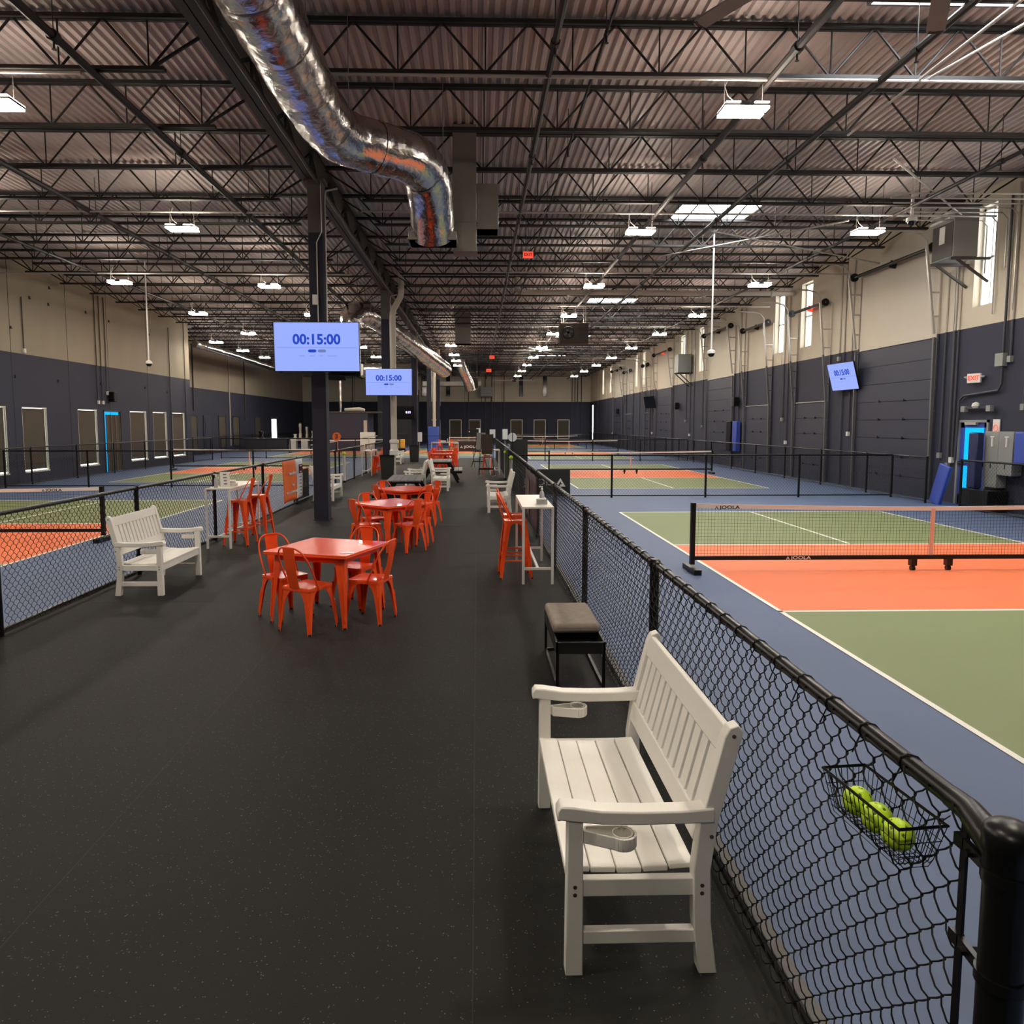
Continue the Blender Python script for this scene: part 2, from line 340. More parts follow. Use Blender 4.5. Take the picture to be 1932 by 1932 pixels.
# widened far left part
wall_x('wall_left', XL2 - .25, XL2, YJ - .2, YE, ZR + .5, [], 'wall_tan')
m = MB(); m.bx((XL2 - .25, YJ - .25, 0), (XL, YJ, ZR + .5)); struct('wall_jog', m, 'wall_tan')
for i, (a, b) in enumerate([(41.2, 42.6), (44, 45.5), (47, 48.5), (52.5, 54), (55.5, 57), (61, 62.6)]):
    nw += 1; m = MB(); x = XL2 + .001
    m.bx((x, a, .35), (x + .05, a + .05, 2.6)); m.bx((x, b - .05, .35), (x + .05, b, 2.6)); m.bx((x, a, 2.55), (x + .05, b, 2.6)); m.bx((x, a, .35), (x + .05, b, .4))
    fr = struct('window_%d' % nw, m, 'navy_dark'); g = MB(); g.bx((x, a + .05, .4), (x + .02, b - .05, 2.55)); part('roller_shade', g, 'shade', fr)
m = MB(); m.bx((XL2, 49.6, 0), (XL2 + .06, 50.9, 2.6)); d3 = struct('door_3', m, 'navy'); g = MB(); g.bx((XL2 + .06, 49.8, .1), (XL2 + .08, 50.7, 2.4)); part('door_leaf', g, 'paleblue', d3) ; g.v = []
d3.children[0].active_material = M['navy'] if d3.children else None
# back wall behind the viewer, far wall
m = MB(); m.bx((XL2, YB - .2, 0), (XR + .2, YB, ZR + .5)); struct('wall_back', m, 'wall')
m = MB(); xs = []
HF = [(-5.9, -5.35, 4.95, 7.1), (-3.3, -2.85, 4.95, 7.15), (4.5, 4.95, 4.95, 7.15), (7.05, 7.5, 4.95, 7.15)]
HF2 = [(x, x + 1.3, .4, 2.5) for x in (-5.2, -2.95, -.9, 3.6, 6.1, 8.65)]
ys = sorted({XL2, XR + .2} | {h[0] for h in HF + HF2} | {h[1] for h in HF + HF2})
for a, b in zip(ys[:-1], ys[1:]):
    z = 0
    for za, zb in sorted([h[2:] for h in HF + HF2 if h[0] <= a + 1e-6 and h[1] >= b - 1e-6]):
        m.bx((a, YE, z), (b, YE + .25, za)); z = zb
    m.bx((a, YE, z), (b, YE + .25, ZR + .5))
struct('wall_far', m, 'wall')
for a, b, z0, z1 in HF + HF2:
    nw += 1; m = MB(); hi = z0 > 3
    w = .03 if hi else .07
    m.bx((a, YE - .02, z0), (a + w, YE + .2, z1)); m.bx((b - w, YE - .02, z0), (b, YE + .2, z1)); m.bx((a, YE - .02, z1 - w), (b, YE + .2, z1)); m.bx((a, YE - .02, z0), (b, YE + .2, z0 + w))
    fr = struct('window_%d' % nw, m, 'navy_dark' if hi else 'reveal')
    g = MB(); g.bx((a + w, YE + .08, z0 + w), (b - w, YE + .1, z1 - w)); part('roller_shade', g, 'screen_off' if hi else 'shade', fr)
# tall daylight slit beside the far right corner
nw += 1; m = MB(); m.bx((XR - .05, 75.6, .2), (XR - .01, 76.6, 4.1)); fr = struct('window_%d' % nw, m, 'navy_dark'); g = MB(); g.bx((XR - .07, 75.75, .3), (XR - .05, 76.2, 4.0)); part('pane', g, 'win_lens', fr)

# panel joints, brackets and stains on the walls
def joint(par, pts, mt='curb'):
    for (a, b, w, d) in pts:
        g = MB(); g.beam(a, b, w, d); part('panel_joint', g, mt, par)
wl = bpy.data.objects['wall_left']; wr = bpy.data.objects['wall_right']; wf = bpy.data.objects['wall_far']
joint(wl, [((XL + .002, y, 0), (XL + .002, y, ZR), .006, .02) for y in (18.5, 24.65, 28.0, 31.0, 34.6, 38.95)], 'joist')
joint(wr, [((XR - .002, y, 0), (XR - .002, y, ZR), .006, .025) for y in (12.9, 18.5, 24.0, 29.0, 33.5, 38.6, 44.2, 50, 56, 62, 69)], 'steel')
joint(wf, [((x, YE - .003, 0), (x, YE - .003, ZR), .03, .01) for x in (-13, -8, -1.3, 1.9, 2.6, 10.2, 10.8)], 'steel')
for i, (y, z) in enumerate([(22, 6.1), (25.8, 6.35), (26.9, 6.3), (29.4, 6.4), (31.2, 6.3), (34.9, 6.2), (22.9, 3.55), (27.3, 3.6), (30.3, 3.65), (34.3, 3.7), (36.7, 3.6), (24.7, 5.2), (24.8, 3.6), (27, 6.9)]):
    g = MB(); g.box((XL + .015, y, z), (.03, .06, .1)); g.box((XL + .03, y, z - .03), (.02, .1, .03)); part('wall_bracket', g, 'black', wl)
g = MB()
g.bx((XR - .02, YB, 4.385), (XR, YE, 4.392)); 
# ceiling: corrugated deck with openings under the skylights
SKY = [(5.3, 7.7, 8.85, 10.12), (5.3, 7.35, 19.05, 20.3), (5.1, 7.25, 33.0, 34.3), (5.1, 7.25, 46.6, 47.8), (4.9, 7.3, 60.0, 61.4)]
P_ = .152; HD = .045
def deck_profile(x0, x1):
    pts = []; x = x0; k = 0
    while x < x1 - 1e-6:
        for dx, z in ((0, 0), (.055, 0), (.076, HD), (.131, HD)):
            if x + dx < x1: pts.append((x + dx, ZR + z))
        x += P_
    pts.append((x1, ZR)); return pts
def deck_strip(mb, x0, x1, y0, y1):
    pts = deck_profile(x0, x1); vs = [(x, y0, z) for x, z in pts] + [(x, y1, z) for x, z in pts]; n = len(pts)
    mb.add(vs, [(i, i + 1, n + i + 1, n + i) for i in range(n - 1)])
d = MB(); yb = sorted({YB, YE, YJ} | {s_[2] for s_ in SKY} | {s_[3] for s_ in SKY})
for a, b in zip(yb[:-1], yb[1:]):
    xl = XL if b <= YJ + .01 else XL2; cur = xl
    for s_ in SKY:
        if s_[2] <= a + 1e-6 and s_[3] >= b - 1e-6: deck_strip(d, cur, s_[0], a, b); cur = s_[1]
    deck_strip(d, cur, XR, a, b)
o = obj('ceiling', d.mesh('ceiling', 'deck', smooth=False, fixn=False)); o['kind'] = 'structure'
g = MB(); g.bx((XL2 - .3, YB - .2, ZR + .3), (XR + .3, YE + .3, ZR + .42)); rb = part('roof_board', g, 'steel', o)
for i, (x0, x1, y0, y1) in enumerate(SKY):
    t = thing('skylight', '%s bright rectangular skylight in the right-hand roof, counted from the viewer' % ORD[i], 'skylight', group='skylights in the right-hand roof')
    g = MB(); g.bx((x0 - .04, y0 - .04, ZR - .02), (x0, y1 + .04, ZR + .2)); g.bx((x1, y0 - .04, ZR - .02), (x1 + .04, y1 + .04, ZR + .2)); g.bx((x0, y0 - .04, ZR - .02), (x1, y0, ZR + .2)); g.bx((x0, y1, ZR - .02), (x1, y1 + .04, ZR + .2)); part('curb_frame', g, 'galv', t)
    g = MB(); g.bx((x0, y0, ZR + .1), (x1, y1, ZR + .12)); part('diffuser', g, 'sky_lens', t)

# ------------------------------------------------------------------ roof steel
XG = -3.4; ZT = 7.58; ZB = 6.9
JY = [8.66] + [10.6 + 1.945 * k for k in range(34)]
def chord(x0, x1, z, w, h):
    g = MB(); g.bx((x0, -w / 2, z - h / 2), (x1, -.008, z + h / 2)); g.bx((x0, .008, z - h / 2), (x1, w / 2, z + h / 2)); return g
CH = {}
for key, x0, x1 in (('R', XG, XR), ('L', XL, XG), ('W', XL2, XG)):
    CH[key] = (chord(x0, x1, ZT, .13, .055).mesh('top_chord', 'joist'), chord(x0 + .9, x1 - .9 if key == 'R' else x1 - .9, ZB, .11, .05).mesh('bottom_chord', 'joist'), x0, x1)
PW = 1.22
bar_d = MB(); bar_d.tube([(0, 0, 0), (PW / 2, 0, ZT - ZB)], .018, 6); ME_UP = bar_d.mesh('web_bar', 'joist')
bar_d = MB(); bar_d.tube([(0, 0, ZT - ZB), (PW / 2, 0, 0)], .018, 6); ME_DN = bar_d.mesh('web_bar', 'joist')
bar_d = MB(); bar_d.tube([(0, 0, 0), (0, 0, ZT - ZB)], .012, 5); ME_VT = bar_d.mesh('web_bar', 'joist')
def joist_nodes(x0, x1):
    L = x1 - x0 - 1.8; n = int(L / PW); off = x0 + .9 + (L - n * PW) / 2
    return [off + PW * k for k in range(n + 1)]
WEBS = {}
for key in CH:
    _, _, x0, x1 = CH[key]; g = MB()
    nd = joist_nodes(x0, x1)
    for x in nd:
        g.tube([(x, 0, ZB), (x, 0, ZT)], .009, 4, cap=False); g.tube([(x, 0, ZB), (x + PW / 2, 0, ZT)], .017, 4, cap=False); g.tube([(x, 0, ZB), (x - PW / 2, 0, ZT)], .017, 4, cap=False)
    g.tube([(nd[0], 0, ZB), (x0, 0, ZT)], .014, 4, cap=False); g.tube([(nd[-1], 0, ZB), (x1, 0, ZT)], .014, 4, cap=False)
    WEBS[key] = g.mesh('web_bars', 'joist')
for i, y in enumerate(JY):
    for side in ('R', 'L'):
        key = side if side == 'R' else ('L' if y < YJ else 'W')
        tm, bm_, x0, x1 = CH[key]
        t = thing('roof_joist', '%s dark open-web joist over the %s bay, counted from the viewer' % (ORD[i], 'right' if side == 'R' else 'left'), 'roof joist', (0, y, 0), group='open-web roof joists')
        obj('top_chord', tm, t); obj('bottom_chord', bm_, t)
        if i < 10:
            nd = joist_nodes(x0, x1)
            for x in nd:
                obj('web_bar', ME_VT, t, (x, 0, ZB)); obj('web_bar', ME_UP, t, (x, 0, ZB)); obj('web_bar', ME_DN, t, (x - PW / 2, 0, ZB))
            for a, b in (((nd[0], 0, ZB), (x0, 0, ZT)), ((nd[-1], 0, ZB), (x1, 0, ZT))):
                g = MB(); g.beam(a, b, .035); part('web_bar', g, 'joist', t)
        else:
            w = obj('web_bars', WEBS[key], t); w['kind'] = 'stuff'
# girder truss over the column line
gt = thing('girder_truss', 'long dark girder truss running away over the row of columns', 'girder')
g = MB(); g.bx((XG - .13, YB, 6.93), (XG - .01, YE, 7.0)); g.bx((XG + .01, YB, 6.93), (XG + .13, YE, 7.0)); g.bx((XG - .13, YB, 7.0), (XG - .115, YE, 7.08)); g.bx((XG + .115, YB, 7.0), (XG + .13, YE, 7.08)); part('bottom_chord', g, 'joist', gt)
g = MB(); g.bx((XG - .13, YB, 7.5), (XG + .13, YE, 7.6)); part('top_chord', g, 'joist', gt)
g = MB(); g.beam((0, 0, 7.0), (0, .97, 7.52), .05); wu = g.mesh('web_bar', 'joist'); g = MB(); g.beam((0, .97, 7.52), (0, 1.945, 7.0), .05); wd = g.mesh('web_bar', 'joist')
g = MB(); g.beam((0, .97, 7.0), (0, .97, 7.52), .035); wv = g.mesh('web_bar', 'joist')
for k in range(35):
    y = 6.71 + 1.945 * k
    for me in (wu, wd, wv): obj('web_bar', me, gt, (XG, y, 0))
g = MB(); pts = [(XG + .2, 4 + .6 * k, 6.86 + .012 * math.sin(k * 1.7)) for k in range(80)]; g.tube(pts, .028, 6)
t = tag(part('electrical_conduit', g, 'steel'), 'brown cable run clipped along the right side of the girder', 'conduit')

# columns
CY = [15.37, 27.55, 39.75, 51.95, 64.1]
for i, y in enumerate(CY):
    t = thing('steel_column', '%s square navy steel column in the line down the hall' % (ORD[i] + (' and nearest' if i == 0 else '')), 'column', (XG + .12 if i == 0 else XG, y, 0), group='square columns')
    w = .3
    g = MB(); g.bx((-w / 2, -w / 2, 0), (w / 2, w / 2, 6.95)); part('shaft', g, 'column_p', t, .01)
    g = MB(); g.bx((-.2, -.2, 6.9), (.2, .2, 6.97)); g.bx((-.17, -.17, 0), (.17, .17, .015)); part('base_plate', g, 'column_p', t)
    g = MB(); g.tube([(w / 2 + .03, -.05, 3.6 if i else 3.9), (w / 2 + .03, -.05, 6.6), (w / 2 + .06, -.05, 6.75), (w / 2 + .3, -.05, 6.8)], .022, 8); part('conduit', g, 'conduit', t)
    if i == 0:
        g = MB(); g.tube([(w / 2 - .12, -w / 2 - .03, 4.1), (w / 2 - .12, -w / 2 - .03, 5.7), (w / 2 - .02, -w / 2 - .03, 5.9), (w / 2 - .02, -w / 2 - .03, 6.9)], .012, 6); part('cable', g, 'conduit', t)
        g = MB(); g.box((-.02, -w / 2 - .04, 4.55), (.1, .07, .2)); part('junction_box', g, 'white_metal', t)

# high-bay lamps
g = MB(); g.bx((-.31, -.18, 0), (.31, .18, .035)); g.bx((-.08, -.1, .035), (.08, .1, .10)); me_h = g.mesh('housing', 'black_metal')
g = MB(); g.bx((-.31, -.175, -.03), (.31, -.035, 0)); me_l1 = g.mesh('lens', 'lens')
g = MB(); g.bx((-.31, .035, -.03), (.31, .175, 0)); me_l2 = g.mesh('lens', 'lens')
g = MB(); g.bx((-.30, -.2, .036), (-.1, .2, .05)); g.bx((.1, -.2, .036), (.30, .2, .05)); me_up = g.mesh('added_fill_plate', 'deck_fill')  # glowing plates added on the housing only to lift the ceiling
def lamp_mesh(h):
    g = MB()
    for sx in (-.27, .27): g.tube([(sx, 0, .03), (sx, 0, h)], .004, 4)
    return g.mesh('hanger_wire', 'conduit')
HW = lamp_mesh(.45)
g = MB(); g.tube([(-.1, 0, .1), (-.22, 0, .2), (-.26, .02, .33), (-.2, .02, .47)], .007, 5); HC = g.mesh('power_cord', 'conduit')
ROWS = [('right-hand aisle-side', 3.76, [4.1, 10.55, 17.0, 23.6, 30.0, 36.0, 42.4, 48.7, 54.9, 61.0, 67.3]),
        ('right wall-side', 9.0, [4.1, 10.5, 16.9, 23.3, 29.85, 36.0, 42.5, 48.8, 55.0, 61.2, 67.4]),
        ('left aisle-side', -6.65, [4.1, 10.6, 17.0, 23.9, 30.1, 36.2, 42.4, 48.6, 54.8, 61.0]),
        ('left wall-side', -11.15, [4.1, 10.5, 17.0, 23.4, 29.8, 36.2]),
        ('far left', -14.1, [40.1, 44.6, 49.1, 53.6, 58.0]),
        ('far middle', -1.45, [41.35, 46.9, 51.3, 55.5]), ('behind-camera', -2.0, [-3.0, 2.0])]
first = None
for nm, x, ysl in ROWS:
    for i, y in enumerate(ysl):
        if nm == 'far middle' and i == 0: pass
        lab = '%s glowing flat high-bay lamp of the %s row, counted from the viewer' % (ORD[i], nm)
        if first is None:
            first = thing('ceiling_light', lab, 'lamp', (x, y, 6.42), group='high-bay lamps')
            obj('housing', me_h, first); obj('lens', me_l1, first); obj('lens', me_l2, first); obj('added_fill_plate', me_up, first); obj('hanger_wire', HW, first); obj('power_cord', HC, first)
        else: dup(first, (x, y, 6.42), label=lab)

# ------------------------------------------------------------------ pipes and conduits under the roof
def pipe(name, label, pts, r, mt, cat='pipe', n=8, group=None):
    g = MB(); g.tube(pts, r, n); return tag(part(name, g, mt), label, cat, group)
for i, (x, r, z) in enumerate([(1.0, .045, 6.82), (1.65, .02, 6.95), (4.1, .055, 6.80), (5.65, .05, 6.80), (9.6, .04, 6.80), (-5.25, .055, 6.82), (-8.75, .055, 6.82), (-12.1, .045, 6.82)]):
    nm = ['beside the foil duct', 'thin one right of the middle', 'over the near lamp row', 'left of the skylights', 'near the right wall', 'just left of the girder', 'over the left courts', 'near the left wall'][i]
    t = thing('sprinkler_pipe', 'dark sprinkler pipe running away under the roof, %s' % nm, 'pipe', group='sprinkler pipes')
    g = MB(); g.tube([(x, 4, z), (x, YE - .3, z)], r, 8); part('pipe', g, 'joist', t)
    for k in range(5):
        g = MB(); y = 9.6 + 3.89 * k; g.cyl((x, y - .06, z), (x, y + .06, z), r * 1.35, 8); g.cyl((x, y, z - r - .02), (x, y, z - r - .10), .014, 6); g.cyl((x, y, z - r - .10), (x, y, z - r - .105), .03, 8); g.tube([(x, y, z), (x, y, ZR)], .007, 4); part('sprinkler_head', g, 'joist', t)
for i, (y, x0, x1) in enumerate([(10.45, -2.0, 12.0), (10.5, -15.3, -5.4), (16.9, -2.6, 12.0), (17.05, -15.3, -4.4), (23.4, 0.0, 12.0), (23.9, -15.3, -4), (29.9, -1, 12), (36.0, 0, 12), (42.4, 0, 12)]):
    pipe('electrical_conduit', 'pale conduit crossing under the joists above the %s lamp line, %s bay' % (ORD[[0, 0, 1, 1, 2, 2, 3, 4, 5][i]], 'right' if x0 > -4 else 'left'), [(x0, y, 6.8), (x1, y, 6.8)], .024, 'conduit', 'conduit', group='cross conduits')
for i, (y, x0, x1) in enumerate([(12.45, -15, -3.6), (14.4, -15, -3.6), (12.5, .5, 11.9), (14.45, .5, 11.9)]):
    pass
for k, (a, b) in enumerate([((6.2, 5.0, 6.82), (6.2, 12.4, 6.82)), ((7.3, 6.5, 6.9), (6.3, 10.6, 6.84)), ((5.6, 17.6, 6.6), (11.9, 21.6, 6.75)), ((5.2, 20.6, 6.7), (8.6, 17.0, 6.7)), ((7.6, 13.5, 6.85), (12.0, 17.8, 6.9))]):
    pipe('electrical_conduit', 'pale lengthwise or slanting conduit under the right-hand roof, %s from the viewer' % ORD[k], [a, b], .02, 'conduit', 'conduit', group='diagonal conduits')
for k in range(7):
    y = 15.4 + .33 * k
    pipe('electrical_conduit', 'pale conduit in the bundle under the joists by the right wall, %s nearest' % ORD[k], [(8.6 + .25 * k, y, 6.83), (12.0, y, 6.83), (12.13, y, 6.7), (12.13, y, 4.6 if k % 2 else 5.6)], .017, 'conduit', 'conduit', group='conduit bundle by the right wall')
t = thing('overhead_pipe', 'thick beige pipe crossing high to the right wall, nearer one', 'pipe'); g = MB(); g.tube([(1.55, 28, 7.55), (1.55, 28, 7.12), (1.62, 28, 7.03), (1.75, 28, 7.0), (12.15, 28, 7.0)], .1, 10); part('pipe', g, 'pipe', t)
for x in (3.5, 6.1, 8.7, 11.3): g = MB(); g.cyl((x - .05, 28, 7), (x + .05, 28, 7), .12, 10); part('coupling', g, 'pipe', t)
t = thing('overhead_pipe', 'thick beige pipe crossing high to the right wall, farther one', 'pipe'); g = MB(); g.tube([(1.5, 55.5, 7.6), (1.5, 55.5, 7.2), (1.7, 55.5, 7.05), (12.15, 55.5, 7.05)], .12, 10); part('pipe', g, 'pipe', t)
# rain-water pipes beside the columns
for i, (x, y) in enumerate([(-3.07, 26.95), (-3.0, 51.2)]):
    t = thing('rainwater_pipe', 'cream downpipe with a kink beside the %s column' % ORD[1 if i == 0 else 3], 'pipe', (x, y, 0))
    g = MB(); g.tube([(.32, 0, 7.6), (.32, 0, 6.75), (.28, 0, 6.6), (.05, 0, 6.2), (0, 0, 6.0), (0, 0, 1.3)], .11, 12); part('pipe', g, 'pipe', t)
    g = MB(); g.lathe([(.17, .85), (.17, 1.05), (.14, 1.08), (.14, 1.3), (.17, 1.33), (.17, 1.42), (.12, 1.45)], n=12); part('wrapped_joint', g, 'offwhite', t)
    g = MB(); g.tube([(0, 0, .9), (0, 0, 0)], .06, 10); part('lower_pipe', g, 'offwhite', t)

# foil ducts
def foil_duct(name, label, ctrl, r, seg=.09, seam=1.1, seedv=1):
    rnd = random.Random(seedv); P = [Vector(c) for c in ctrl]; path = []
    for i in range(len(P) - 1):
        a = P[i - 1] if i else P[i] * 2 - P[i + 1]; b = P[i]; c = P[i + 1]; d = P[i + 2] if i + 2 < len(P) else c * 2 - b
        n = max(2, int((c - b).length / seg))
        for k in range(n):
            t = k / n; path.append(.5 * ((2 * b) + (c - a) * t + (2 * a - 5 * b + 4 * c - d) * t * t + (3 * b - a - 3 * c + d) * t ** 3))
    path.append(P[-1]); n = 36; mb = MB(); rs = []; acc = 0
    for i, p in enumerate(path):
        if i: acc += (path[i] - path[i - 1]).length
        rs.append(r * (1 + .012 * math.sin(acc * 9 + seedv) + rnd.uniform(-.008, .008) - (.045 if (acc % seam) < seg else 0)))
    mb.tube(path, rs, n)
    for i in range(len(path)):
        for k in range(n):
            j = i * n + k; v = Vector(mb.v[j]); q = v - path[i]; mb.v[j] = tuple(path[i] + q * (1 + .018 * math.sin(k * 1.9 + i * .7) * math.sin(i * .43 + k) + rnd.uniform(-.008, .008)))
    t = thing(name, label, 'duct'); part('foil_sleeve', mb, 'foil', t)
    acc = 0; nxt = seam
    for i in range(1, len(path)):
        acc += (path[i] - path[i - 1]).length
        if acc > nxt:
            nxt += seam; g = MB(); d = (path[i] - path[i - 1]).normalized(); g.tube([path[i] - d * .03, path[i] + d * .03], r * 1.015, 36, cap=False); part('tape_band', g, 'foil', t)
    for i in range(8, len(path), max(12, int(2.2 / seg))):
        p = path[i]; g = MB(); g.tube([(p.x - r * 1.02, p.y, p.z), (p.x - r * 1.02, p.y, ZR)], .006, 4); g.tube([(p.x + r * 1.02, p.y, p.z), (p.x + r * 1.02, p.y, ZR)], .006, 4); part('hanger_strap', g, 'galv', t)
    return t
D1 = foil_duct('foil_duct', 'large crinkled foil duct bending down from the top of the picture', [(-2.3, 3.0, 6.35), (-2.23, 6.0, 6.33), (-2.2, 8.4, 6.30), (-2.17, 10.1, 6.28), (-2.02, 11.15, 6.27), (-1.55, 11.65, 6.27), (-1.08, 12.0, 6.25), (-.84, 12.5, 6.15), (-.80, 13.1, 5.85), (-.79, 13.55, 5.45)], .385, seedv=3)
foil_duct('foil_duct', 'long foil duct sloping down behind the second column', [(-5.05, 29.7, 5.95), (-5.0, 29.9, 6.45), (-4.65, 31.2, 6.65), (-3.9, 34, 6.3), (-2.9, 38, 5.75), (-1.85, 42, 5.1)], .44, .16, 1.6, 5)
foil_duct('foil_duct', 'thin bright foil duct along the far left wall', [(-15.3, 40.2, 6.35), (-15.1, 41.2, 6.3), (-15.3, 47, 6.33), (-15.6, 53, 6.33), (-15.9, 60, 6.35)], .2, .16, 1.5, 7)
foil_duct('foil_duct', 'short far foil duct hanging beyond the fourth column', [(-1.3, 56.5, 6.8), (-1.1, 57, 6.2), (-.7, 57.4, 5.4), (-.5, 57.6, 4.7)], .4, .16, 1.2, 9)
def sheet_duct(label, boxes, mt='galv'):
    t = thing('sheet_metal_duct', label, 'duct')
    for i, (a, b) in enumerate(boxes):
        g = MB(); g.bx(a, b); part('duct_section', g, mt, t, .008)
        g = MB(); lo = [min(p, q) for p, q in zip(a, b)]; hi = [max(p, q) for p, q in zip(a, b)]
        g.bx((lo[0] - .02, lo[1] - .02, lo[2]), (hi[0] + .02, hi[1] + .02, lo[2] + .03)); part('flange', g, mt, t)
    for a, b in boxes[:1]:
        g = MB(); g.tube([(a[0] + .05, a[1] + .05, max(a[2], b[2]) - .02), (a[0] + .05, a[1] + .05, ZR)], .01, 4); g.tube([(b[0] - .05, b[1] - .05, max(a[2], b[2]) - .02), (b[0] - .05, b[1] - .05, ZR)], .01, 4); part('hanger_rod', g, mt, t)
    return t
sheet_duct('grey sheet-metal drop duct at the end of the large foil duct', [((-.45, 14.2, 5.85), (.0, 14.8, ZR)), ((.0, 14.3, 5.75), (.42, 14.8, 6.6)), ((-1.22, 13.3, 5.3), (-.36, 13.9, 5.45)), ((-.42, 14.15, 5.3), (.0, 14.6, 5.85))])
t = sheet_duct('wide round duct crossing behind the second screen', [((-7.0, 44.0, 4.9), (-6.8, 45.2, 5.6))])
g = MB(); g.tube([(-7, 44.6, 5.25), (-5.2, 44.6, 5.25), (-3.9, 44.6, 5.25)], .42, 16); part('round_section', g, 'foil', t)
sheet_duct('far pale duct running across before the cream wall', [((-4.9, 66, 5.45), (.4, 66.8, 5.85))])
sheet_duct('far grey drop duct in the middle of the roof', [((-1.1, 37.4, 6.1), (-.3, 38.2, ZR))])

# gas heaters hung from the roof
def heater(x, y, z, w, h, dd, label, rz=0, mt='brown'):
    t = thing('unit_heater', label, 'heater', (x, y, z), rz)
    g = MB(); g.bx((-w / 2, -dd / 2, 0), (w / 2, dd / 2, h)); part('cabinet', g, mt, t, .01)
    g = MB(); g.tube([(-w * .22 + .22 * math.cos(a * PI / 8) * h * 1.3, -dd / 2 - .02, h * .52 + .22 * math.sin(a * PI / 8) * h * 1.3) for a in range(16)], .02, 5, closed=True)
    for k in range(4): g.beam((-w * .22, -dd / 2 - .02, h * .52), (-w * .22 + .24 * h * math.cos(k * PI / 2 + .4), -dd / 2 - .02, h * .52 + .24 * h * math.sin(k * PI / 2 + .4)), .09, .01, up=(0, 1, 0))
    part('fan_guard', g, 'black', t)
    for k in range(5): g = MB(); g.box((w * .27, -dd / 2 - .01, h * (.25 + .13 * k)), (w * .3, .03, .03)); part('louvre', g, 'black', t)
    g = MB()
    for sx in (-1, 1):
        for sy in (-1, 1): g.tube([(sx * w * .4, sy * dd * .4, h), (sx * w * .4, sy * dd * .4, ZR - z)], .008, 5)
    part('hanger_rod', g, 'conduit', t)
    return t
heater(3.98, 30.2, 5.3, 1.15, .82, .7, 'brown hanging heater with a round fan in the right bay', mt='brown')
heater(-.35, 60, 5.0, .9, .75, .6, 'far dark hanging heater beside the far foil duct', mt='brown')
t = thing('air_handler', 'big grey box unit hung high on the right wall', 'air handler', (11.28, 17.7, 5.9))
g = MB(); g.bx((0, -.4, .08), (.6, .4, 1.18)); part('cabinet', g, 'grey_cab', t, .012)
g = MB(); g.bx((-.10, -.38, .95), (-.0, .38, 1.0)); g.bx((-.10, -.38, 1.08), (-.0, .38, 1.13)); part('louvre', g, 'white_metal', t)
g = MB(); g.bx((-.015, -.38, .1), (0, .38, .9)); part('front_panel', g, 'steel', t)
g = MB(); g.bx((-.03, -.1, .45), (-.015, .1, .85)); part('notice', g, 'white_metal', t)
g = MB()
for y in (-.38, .38): g.beam((-.05, y, .04), (.92, y, .04), .06, .06); g.beam((.1, y, .04), (.9, y, -.5), .05, .05)
part('support_bracket', g, 'steel', t)
t = thing('air_handler', 'smaller grey wall unit on struts farther along the right wall', 'air handler', (11.7, 41.4, 4.93))
g = MB(); g.bx((-.35, -.4, 0), (.4, .4, 1.02)); part('cabinet', g, 'grey_cab', t, .012); g = MB()
for y in (-.38, .38): g.beam((-.35, y, -.03), (.5, y, -.03), .06, .06); g.beam((-.3, y, -.03), (.5, y, -.75), .05, .05)
part('support_bracket', g, 'steel', t)
t = thing('air_handler', 'pale wall unit on struts on the far wall', 'air handler', (1.0, 77.2, 4.9)); g = MB(); g.bx((-.6, -.5, 0), (.6, .7, 1.0)); part('cabinet', g, 'grey_cab', t, .012)
g = MB(); g.beam((-.5, -.4, -.03), (-.5, .75, -.7), .06); g.beam((.5, -.4, -.03), (.5, .75, -.7), .06); part('support_bracket', g, 'steel', t)

# ceiling fans
def fan(x, y, z, label, R=2.38, a0=0.0, nb=6):
    t = thing('ceiling_fan', label, 'ceiling fan', (x, y, z))
    g = MB(); g.lathe([(.05, .9), (.06, .35), (.16, .3), (.2, .1), (.2, -.08), (.12, -.14)], n=16); part('motor', g, 'steel', t)
    g = MB(); g.tube([(0, 0, .3), (0, 0, ZR - z)], .03, 8); part('drop_rod', g, 'steel', t)
    for k in range(nb):
        a = a0 + 2 * PI * k / nb; b = part('blade', MB().add([(0.15, -.09, .02), (R - .05, -.09, -.01), (R - .05, .09, .01), (.15, .09, .04), (0.15, -.09, .0), (R - .05, -.09, -.03), (R - .05, .09, -.01), (.15, .09, .02)], [(0, 1, 2, 3), (7, 6, 5, 4), (0, 4, 5, 1), (1, 5, 6, 2), (2, 6, 7, 3), (3, 7, 4, 0)]), 'white_metal' if y > 20 else 'grey_cab', t, rot=(0, 0, a))
        g = MB(); g.tube([(R - .05, -.075, 0), (R - .02, 0, .0), (R - .05, .075, 0)], .03, 6); part('blade_tip', g, 'steel', b)
    return t
fan(3.76, 5.88, 6.3, 'nearest ceiling fan, two grey blades showing at the top edge', 2.66, math.radians(61.5))
fan(3.7, 43.0, 6.3, 'x', 2.2, .1)
bpy.data.objects['ceiling_fan.001']['label'] = 'middle ceiling fan with long pale blades before the distant lamps'
fan(3.7, 72.0, 6.3, 'farthest ceiling fan with thin blades in front of the far wall', 2.35, .3)

